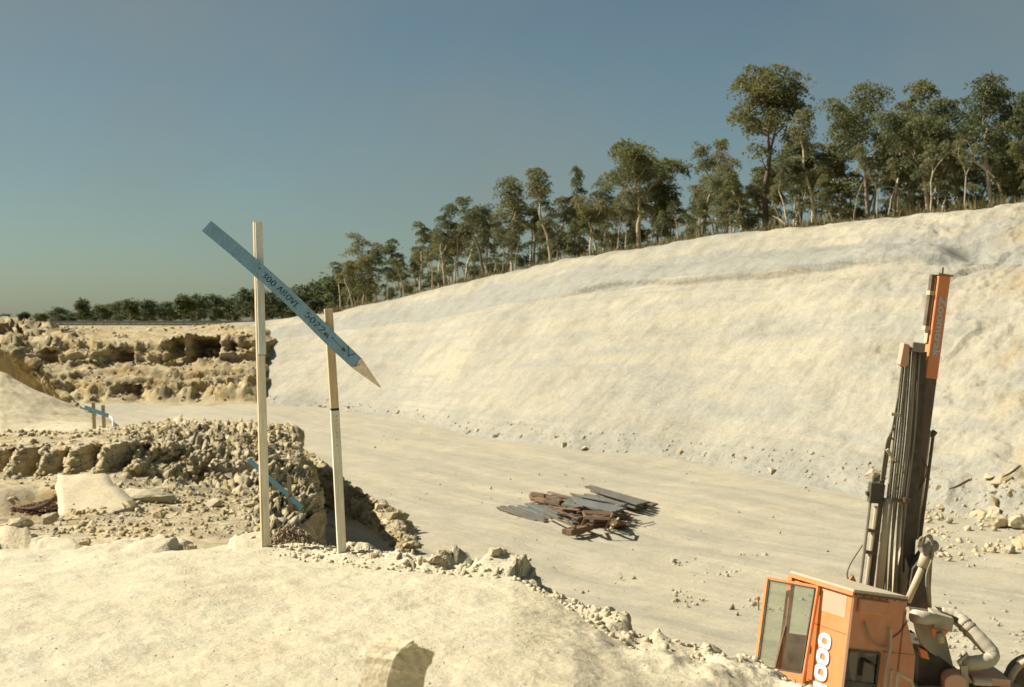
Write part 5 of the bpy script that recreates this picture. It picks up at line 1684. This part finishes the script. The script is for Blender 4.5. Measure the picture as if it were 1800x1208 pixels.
    mb = MB(); mb.bar(rp(0.66, 0.80) + nr_ * 0.001, rp(1.3, 0.80) + nr_ * 0.001, 0.008, 0.006, tuple(nr_)); mb.build("panel_seam", M_BRSTEEL_SHADE, fr)
    # hoses and pipe on the shaded face
    mb = MB(); mb.tube(curve_pts([rp(0.24, 0.40) + nr_ * 0.03, rp(0.36, 0.62) + nr_ * 0.06, rp(0.52, 0.71) + nr_ * 0.07, rp(0.72, 0.72) + nr_ * 0.05], 14), 0.016, 6); mb.build("hose", M_HOSE_L, root)
    mb = MB(); mb.tube(curve_pts([rp(0.74, 0.44) + nr_ * 0.05, rp(0.76, 0.7) + nr_ * 0.06, rp(0.72, 1.0) + nr_ * 0.07, rp(0.74, 1.3) + nr_ * 0.07, rp(0.92, 1.45) + nr_ * 0.06, rp(1.2, 1.52) + nr_ * 0.05], 20), 0.024, 8); mb.build("pipe", M_DUSTY, root)
    mb = MB(); mb.tube(curve_pts([rp(0.80, 0.60) + nr_ * 0.012, rp(0.95, 0.5) + nr_ * 0.012, rp(1.1, 0.3) + nr_ * 0.012], 10), 0.007, 5); mb.build("cable", M_DARK, root)
    # bracket at the foot of the shaded face
    mb = MB()
    for p, q in ((V(1567, 1178, 18.3), V(1600, 1196, 18.4)), (V(1567, 1178, 18.3), V(1564, 1208, 18.3)), (V(1577, 1185, 18.25), V(1575, 1215, 18.25)), (V(1600, 1196, 18.4), V(1612, 1222, 18.4))):
        mb.bar(p, q, 0.035, 0.05)
    mb.build("step_bracket", M_DUSTY, root)
    # ---------------- mast (feed beam): leans with the rig
    ym = 20.6
    Mt, Mb = V(1655, 485, ym), V(1577, 1085, ym)
    mdir = (Mt - Mb).normalized()
    wB = 0.215
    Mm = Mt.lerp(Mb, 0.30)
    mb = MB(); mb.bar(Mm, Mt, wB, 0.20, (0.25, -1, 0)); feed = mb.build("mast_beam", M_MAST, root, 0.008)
    mb = MB(); mb.bar(Mb, Mm, wB - 0.01, 0.19, (0.25, -1, 0)); o = mb.build("mast_beam", M_BRSTEEL_SHADE, root, 0.008); o["label"] = "lower length of the mast, its shade painted dark brown"  # lower beam coloured dark brown to paint in the shade on it
    side = mdir.cross(Vector((0.25, -1, 0))).normalized()
    if side.x < 0: side = -side
    ff = side.cross(mdir).normalized()
    if ff.y > 0: ff = -ff
    # top cap and lug
    mb = MB(); mb.bar(Mt, Mt + mdir * 0.03, wB + 0.05, 0.26, (0.25, -1, 0)); mb.bar(Mt + mdir * 0.03, Mt + mdir * 0.14, 0.03, 0.04, (0.25, -1, 0)); mb.build("mast_cap", M_STEEL, root)
    # name lettering down the beam
    me = font_mesh("Zoomtrak", 0.185, 0.0025)
    wtxt = max(v.co.x for v in me.vertices)
    sc_ = 0.98 / wtxt
    Tx = -mdir
    o0 = Mt - mdir * 0.34 - side * 0.045 + ff * 0.104
    adv = [0.0]
    for k in range(1, 9):
        m_ = font_mesh("Zoomtrak"[:k], 0.185, 0.0025); adv.append(max(v.co.x for v in m_.vertices))
    for k, ch in enumerate("Zoomtrak"):
        m_ = font_mesh(ch, 0.185, 0.0025)
        sh = adv[k + 1] - max(v.co.x for v in m_.vertices)
        for v in m_.vertices:
            c = v.co.copy()
            v.co = (o0 + Tx * ((c.x + sh) * sc_) + side * (c.y * sc_ * 0.80) + ff * (c.z + 0.0005)) - base
        m_.materials.clear(); m_.materials.append(M_SILVER)
        link("letter", m_, feed)
    # feed is parented at root offset; keep the letters in the same space
    # left rail with brackets
    e0, e1 = Mt - side * 0.16 - mdir * 0.0, Mt - side * 0.16 - mdir * 0.86
    mb = MB(); mb.bar(e0, e1, 0.06, 0.08, tuple(ff)); mb.build("guide_rail", M_BRSTEEL_SHADE, root)
    mb = MB(); mb.bar(Mt - side * 0.125 - mdir * 0.05, Mt - side * 0.135 - mdir * 1.1, 0.012, 0.09, tuple(ff)); mb.build("guide_strip", M_DUSTY, root)
    for t in (0.30, 0.87):
        mb = MB(); mb.bar(Mt - side * 0.20 - mdir * t, Mt - side * 0.09 - mdir * t, 0.07, 0.10, tuple(ff)); mb.build("rail_bracket", M_DUSTY, root)
    # dark open channel along the lower mast, on its front
    c0, c1 = V(1619, 618, ym - 0.16), V(1590, 1005, ym - 0.16)
    mb = MB(); mb.bar(c1, c0, 0.235, 0.16, (0.25, -1, 0), 0.13, 0.14); mb.build("drifter_channel", M_DARK, root)
    # hose bundle and its top box
    nb = 9
    for k in range(nb):
        t = k / (nb - 1)
        top_p = V(1585 + 32 * t, 640 - 26 * (t > 0.25), ym - 0.28 + 0.02 * (k % 2))
        m1 = V(1572 + 36 * t, 760, ym - 0.30 + 0.025 * (k % 2))
        m2 = V(1560 + 34 * t, 880, ym - 0.30)
        m3 = V(1552 + 34 * t + (k % 2) * 3, 960, ym - 0.28)
        m4 = V(1548 + 36 * t, 1046, ym - 0.3)
        mb = MB(); mb.tube(curve_pts([top_p, m1, m2, m3, m4], 18), 0.015 if k % 3 else 0.020, 6)
        mb.build("hydraulic_hose", [M_HOSE_L, M_HOSE, M_STEEL][k % 3], root, smooth=True)
    mb = MB(); mb.bar(V(1610, 602, ym - 0.26), V(1608, 618, ym - 0.26), 0.23, 0.22, (0.25, -1, 0)); mb.build("hose_cap", M_STEEL, root, 0.01)
    mb = MB(); mb.prism([V(1589, 603, ym - 0.42), V(1599, 606, ym - 0.42), V(1597, 640, ym - 0.42), V(1592, 646, ym - 0.42), V(1582, 641, ym - 0.42)], (0.02, 0.25, 0)); mb.build("hose_guard", M_FADED, root, 0.006)
    # outer loops of thin hose on the left of the bundle
    for k in range(4):
        mb = MB(); mb.tube(curve_pts([V(1578 - k * 2, 700 + 25 * k, ym - 0.3), V(1566 - k * 2, 770, ym - 0.34), V(1558 - k * 3, 820 + 6 * k, ym - 0.36), V(1552 - k, 858, ym - 0.34)], 12), 0.014, 5); mb.build("hydraulic_hose", M_HOSE_L if k % 2 else M_HOSE, root, smooth=True)
    for (u0, v0, u1, v1) in ((1566, 728, 1582, 730), (1559, 790, 1572, 808)):
        mb = MB(); mb.bar(V(u0, v0, ym - 0.38), V(u1, v1, ym - 0.38), 0.05, 0.06); mb.build("hose_clip", M_DUSTY, root)
    mb = MB(); mb.bar(V(1561, 880, ym - 0.36), V(1600, 880, ym - 0.36), 0.05, 0.06); mb.tube([V(1590, 874, ym - 0.4), V(1590, 886, ym - 0.4)], 0.035, 8); mb.build("hose_clamp", M_RUST, root)
    # fat pale cylinder and rods on the left
    mb = MB(); mb.tube([V(1561, 876, ym - 0.34), V(1545, 1040, ym - 0.34)], 0.065, 12); mb.build("feed_cylinder", M_DUSTY, root, smooth=True)
    mb = MB(); mb.tube([V(1552, 852, ym - 0.30), V(1531, 1035, ym - 0.30)], 0.04, 8); mb.build("dark_rod", M_BRSTEEL_SHADE, root)
    mb = MB(); mb.tube([V(1535, 836, ym - 0.36), V(1511, 1034, ym - 0.36)], 0.027, 8); mb.build("drill_rod", M_STEEL, root)
    mb = MB(); mb.bar(V(1540, 848, ym - 0.34), V(1537, 884, ym - 0.34), 0.20, 0.16); mb.bar(V(1522, 868, ym - 0.34), V(1532, 866, ym - 0.34), 0.07, 0.08); mb.bar(V(1551, 842, ym - 0.34), V(1549, 862, ym - 0.34), 0.06, 0.1); mb.build("rotation_head", M_DARK, root, 0.01)
    mb = MB(); mb.tube([V(1541, 890, ym - 0.3), V(1522, 1036, ym - 0.3)], 0.036, 8); mb.build("rod_sleeve", M_DUSTY, root)
    for v in (932, 970):
        mb = MB(); u = 1540 - (v - 880) * 0.115; mb.bar(V(u - 8, v, ym - 0.32), V(u + 8, v + 2, ym - 0.32), 0.05, 0.1); mb.build("rod_guide", M_BRSTEEL_SHADE, root)
    mb = MB(); mb.tube(curve_pts([V(1516, 958, ym - 0.4), V(1498, 985, ym - 0.45), V(1489, 1006, ym - 0.45), V(1492, 1022, ym - 0.4)], 10), 0.016, 5); mb.build("hydraulic_hose", M_HOSE_L, root)
    mb = MB(); mb.prism([V(1492, 1022, ym - 0.5), V(1506, 1024, ym - 0.5), V(1500, 1010, ym - 0.5)], (0, 0.06, 0)); mb.build("orange_bracket", M_ORANGE, root)
    # right-hand side: thin strut, ram, boom
    mb = MB(); mb.tube([V(1641, 760, ym + 0.1), V(1617, 952, ym - 0.1)], 0.028, 8); mb.tube([V(1644, 758, ym + 0.1), V(1636, 768, ym + 0.1)], 0.05, 8); mb.build("support_strut", M_BRSTEEL_SHADE, root)
    mb = MB(); mb.tube([V(1632, 756, ym), V(1610, 948, ym)], 0.045, 8); mb.build("ram_rod", M_DUSTY, root, smooth=True)
    mb = MB(); mb.tube(curve_pts([V(1622, 808, ym - 0.1), V(1630, 825, ym - 0.1), V(1622, 850, ym - 0.1), V(1612, 866, ym - 0.1)], 10), 0.012, 5); mb.build("hydraulic_hose", M_HOSE, root)
    mb = MB(); mb.prism([V(1604, 1000, ym - 0.5), V(1632, 962, ym - 0.5), V(1640, 975, ym - 0.5), V(1634, 1075, ym - 0.5), V(1592, 1075, ym - 0.5)], (0.05, 0.4, 0)); mb.build("boom", M_DARK, root, 0.01)
    mb = MB(); mb.tube([V(1621, 998, ym - 0.75), V(1595, 1058, ym - 0.85)], 0.055, 10); mb.tube([V(1630, 968, ym - 0.7), V(1621, 998, ym - 0.75)], 0.085, 10); mb.build("boom_cylinder", M_DUSTY, root, smooth=True)
    mb = MB(); mb.tube([V(1624, 962, ym - 0.8), V(1640, 960, ym - 0.4)], 0.10, 12); mb.build("boom_pivot", M_STEEL, root)
    for k in range(3):
        mb = MB(); mb.tube(curve_pts([V(1614 + 4 * k, 962, ym - 0.8), V(1618 + 5 * k, 946 - 2 * k, ym - 0.85), V(1634 + 2 * k, 945, ym - 0.8), V(1640 - k, 975, ym - 0.8), V(1628 + 3 * k, 1015, ym - 0.85), V(1634 + k, 1068, ym - 0.8)], 18), 0.017, 5); mb.build("hydraulic_hose", M_HOSE_L if k != 1 else M_DUSTY, root, smooth=True)
    # lower wedge of mast foot, grey dusty
    mb = MB(); mb.prism([V(1585, 960, ym - 0.25), V(1598, 1000, ym - 0.25), V(1592, 1060, ym - 0.25), V(1566, 1060, ym - 0.25)], (0, 0.3, 0)); mb.build("mast_foot", M_DUSTY, root)
    # ---------------- dust collector duct and engine deck
    yd = 19.4
    mb = MB(); mb.prism([V(1596, 1066, yd - 0.2), V(1652, 1074, yd + 0.5), V(1676, 1172, yd + 0.2), V(1634, 1146, yd - 0.25), V(1620, 1132, yd - 0.35)], (0.15, 0.6, -0.15)); mb.build("dust_hood", M_DUSTY, root, 0.01)
    mb = MB(); mb.tube([V(1606, 1083, yd - 0.35), V(1645, 1090, yd - 0.15)], 0.10, 12); mb.build("hood_pipe", M_DUCT, root, smooth=True)
    mb = MB(); mb.prism([V(1640, 1078, yd - 0.25), V(1677, 1088, yd - 0.05), V(1674, 1112, yd - 0.1), V(1642, 1106, yd - 0.3)], (0.05, 0.4, 0)); mb.build("duct_collar_box", M_DUSTY, root, 0.01)
    mb = MB(); mb.prism([V(1638, 1105, yd - 0.35), V(1668, 1110, yd - 0.3), V(1660, 1120, yd - 0.3), V(1650, 1108, yd - 0.34), V(1640, 1122, yd - 0.35)], (0.0, 0.05, 0)); mb.build("orange_patch", M_ORANGE, root)
    mb = MB(); mb.tube([V(1652, 1112, yd - 0.36), V(1655, 1130, yd - 0.36)], 0.05, 10); mb.build("valve", M_DUSTY, root, smooth=True)
    duct = curve_pts([V(1655, 1080, yd + 0.3), V(1680, 1085, yd + 0.25), V(1698, 1100, yd + 0.1), V(1722, 1124, yd - 0.05), V(1743, 1148, yd - 0.15), V(1738, 1160, yd - 0.2), V(1712, 1166, yd - 0.25), V(1690, 1166, yd - 0.2)], 60)
    rad = [0.112 + 0.0025 * math.sin(k * 1.55) for k in range(61)]
    mb = MB(); mb.tube(duct, rad, 16); mb.build("suction_duct", M_DUCT, root, smooth=True)
    for k in (16, 19):
        mb = MB(); mb.tube([duct[k], duct[k + 1]], 0.124, 16); mb.build("hose_band", M_STEEL, root)
    mb = MB(); mb.prism([V(1650, 1074, yd + 0.1), V(1700, 1092, yd + 0.1), V(1690, 1105, yd + 0.1), V(1676, 1090, yd + 0.1)], (0.05, 0.35, 0)); mb.build("hood_back", M_DARK, root)
    # dark engine bay under it
    mb = MB(); mb.prism([V(1616, 1150, yd - 0.15), V(1640, 1146, yd - 0.1), V(1684, 1180, yd - 0.1), V(1700, 1260, yd - 0.1), V(1610, 1260, yd - 0.1)], (0.1, 1.4, 0)); mb.build("engine_bay", M_DARK, root)
    mb = MB(); mb.prism([V(1617, 1140, yd - 0.4), V(1630, 1146, yd - 0.4), V(1634, 1160, yd - 0.4), V(1620, 1156, yd - 0.4)], (0, 0.1, 0)); mb.build("orange_lug", M_ORANGE, root)
    mb = MB(); mb.bar(V(1684, 1162, yd - 0.35), V(1706, 1200, yd - 0.35), 0.04, 0.05); mb.bar(V(1684, 1164, yd - 0.4), V(1700, 1150, yd - 0.3), 0.03, 0.05); mb.bar(V(1694, 1170, yd - 0.38), V(1696, 1210, yd - 0.38), 0.10, 0.06); mb.build("duct_support", M_DUSTY, root)
    tk = []
    for k in range(17):
        t = math.pi * k / 16
        tk.append(V(1680 - 19 * math.cos(t) , 1200 - 14 * math.sin(t), yd - 0.5))
    tk += [V(1699, 1260, yd - 0.5), V(1661, 1260, yd - 0.5)]
    mb = MB(); mb.prism(tk, (0.05, 0.35, 0)); o = mb.build("air_tank", M_FADED, root, 0.01); o["label"] = "chipped orange rounded tank end"
    mb = MB(); mb.bar(V(1700, 1188, yd - 0.1), V(1765, 1194, yd - 0.1), 0.11, 0.5); mb.build("deck_plate", M_FADED, root)
    mb = MB(); mb.box(V(1730, 1212, yd + 0.1), (0.7, 0.7, 0.22)); mb.build("deck_box", M_DUSTY, root, 0.02)
    mb = MB(); mb.tube([V(1712, 1198, yd - 0.45), V(1742, 1200, yd - 0.45)], 0.055, 10); mb.build("deck_pipe", M_DUCT, root)
    # dark curved guard at the right edge
    arc = [V(1768, 1225, yd), V(1776, 1195, yd), V(1790, 1172, yd), V(1815, 1160, yd), V(1850, 1165, yd)]
    mb = MB(); mb.tube(curve_pts(arc, 14), 0.055, 8); mb.build("guard_rim", M_DUSTY, root, smooth=True)
    mb = MB(); mb.prism([p + Vector((0.03, 0.05, 0)) for p in curve_pts(arc, 10)] + [V(1850, 1260, yd + 0.05), V(1775, 1260, yd + 0.05)], (0, 0.3, 0)); mb.build("guard_plate", M_BRSTEEL_SHADE, root)
    # ---------------- carrier below the frame: chassis and two crawler tracks
    cz = base.z
    mb = MB(); mb.box((5.9, 19.7, cz + 1.25), (3.6, 1.5, 0.7)); mb.build("chassis", M_DUSTY, root, 0.03)
    for yk in (18.7, 20.9):
        pts = []
        for k in range(12): pts.append((7.4 + 0.38 * math.sin(math.pi * k / 11), yk, cz + 0.42 + 0.40 * math.cos(math.pi * k / 11)))
        for k in range(12): pts.append((4.4 - 0.38 * math.sin(math.pi * k / 11), yk, cz + 0.42 - 0.40 * math.cos(math.pi * k / 11)))
        mb = MB(); mb.prism(pts, (0, 0.38, 0)); mb.build("crawler_track", M_DARK, root)
        for kx in (4.45, 5.2, 5.9, 6.6, 7.35):
            mb = MB(); mb.tube([(kx, yk - 0.04, cz + 0.40), (kx, yk + 0.42, cz + 0.40)], 0.28, 14); mb.build("track_wheel", M_STEEL, root)
drill_rig()

def soil_clod():
    c = Vector(px(505, 950, 9.75))
    rs2 = np.random.RandomState(77)
    n = 1500
    th = rs2.uniform(0, 6.28, n); rr2 = np.sqrt(rs2.rand(n))
    x = rr2 * np.cos(th); y = rr2 * np.sin(th)
    z = 0.10 * (1 - rr2 ** 1.5) * (1 + 0.35 * np.sin(3 * th + 1)) + rs2.normal(0, 0.010, n)
    P = np.stack([c.x + 0.02 + 0.17 * x + 0.06 * y, c.y + 0.13 * y, c.z - 0.02 + z], -1)
    M = earth_mat("brown_soil", (0.42, 0.32, 0.20), (0.31, 0.225, 0.135), (0.52, 0.43, 0.28), 3, 12, 60, 0.1, 0.6, 0.01)
    o = stones_stuff("soil_clod", P, 0.005 + 0.016 * rs2.rand(n) ** 3, "brown crumbly soil clod at the foot of the tall stake", M, 78, "soil")
soil_clod()

def hole_shade_soil():  # red-brown clods whose dark colour stands in for shade in the hole
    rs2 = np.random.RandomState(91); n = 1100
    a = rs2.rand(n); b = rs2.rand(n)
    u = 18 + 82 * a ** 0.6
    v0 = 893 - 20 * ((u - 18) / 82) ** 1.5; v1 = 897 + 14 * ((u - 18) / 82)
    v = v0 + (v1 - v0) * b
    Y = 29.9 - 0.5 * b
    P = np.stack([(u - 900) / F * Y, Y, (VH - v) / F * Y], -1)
    M = earth_mat("red_brown_shade_soil", (0.16, 0.075, 0.035), (0.075, 0.042, 0.024), (0.24, 0.10, 0.04), 2, 6, 30, 0.0, 0.6, 0.02)
    stones_stuff("hole_shade_soil", P, 0.012 + 0.045 * rs2.rand(n) ** 3, "dark red-brown soil pocket at the left edge beside the pale slab", M, 92, "soil")
hole_shade_soil()

# rough ground at the slope foot right of the rig, in front of the cab and in the gully
def floor_rubble(name, us, vs, n, rmax, label, seed, mat):
    r2 = np.random.RandomState(seed)
    u = r2.uniform(us[0], us[1], n); v = r2.uniform(vs[0], vs[1], n)
    m = fbm(np.stack([u * 0.02, v * 0.05, u * 0], -1), 1.0, 3, seed) > -0.15
    u, v = u[m], v[m]
    P = np.array([on_floor(a, b) for a, b in zip(u, v)])
    stones_stuff(name, P, 0.02 + rmax * r2.rand(len(P)) ** 4, label, mat, seed)
floor_rubble("loose_stones", (1625, 1830), (868, 985), 900, 0.17, "rough rubble at the slope foot right of the drill mast", 41, M_ROCK)
floor_rubble("loose_stones", (1180, 1350), (975, 1070), 500, 0.14, "patch of rough gravel on the floor left of the cab", 42, M_FLOOR)
floor_rubble("loose_stones", (560, 720), (900, 985), 500, 0.22, "dark shaded rubble on the gully floor behind the short stake", 43, M_RUBBLE)
floor_rubble("loose_stones", (1650, 1800), (985, 1160), 350, 0.10, "gravel on the floor right of the rig", 44, M_FLOOR)
for k, (u, v, r) in enumerate([(1655, 892, .3), (1690, 880, .22), (1722, 905, .35), (1738, 872, .25), (1765, 890, .38), (1700, 930, .2), (1772, 968, .3), (1792, 958, .4), (1745, 968, .22), (1668, 915, .2), (1795, 880, .42), (1640, 880, .2)]):
    rock(on_floor(u, v, r * 0.3), r, "broken rock in the rubble right of the drill mast", "broken rocks right of the drill mast", rough=True, stretch=(1.25, 1.0, 0.75))
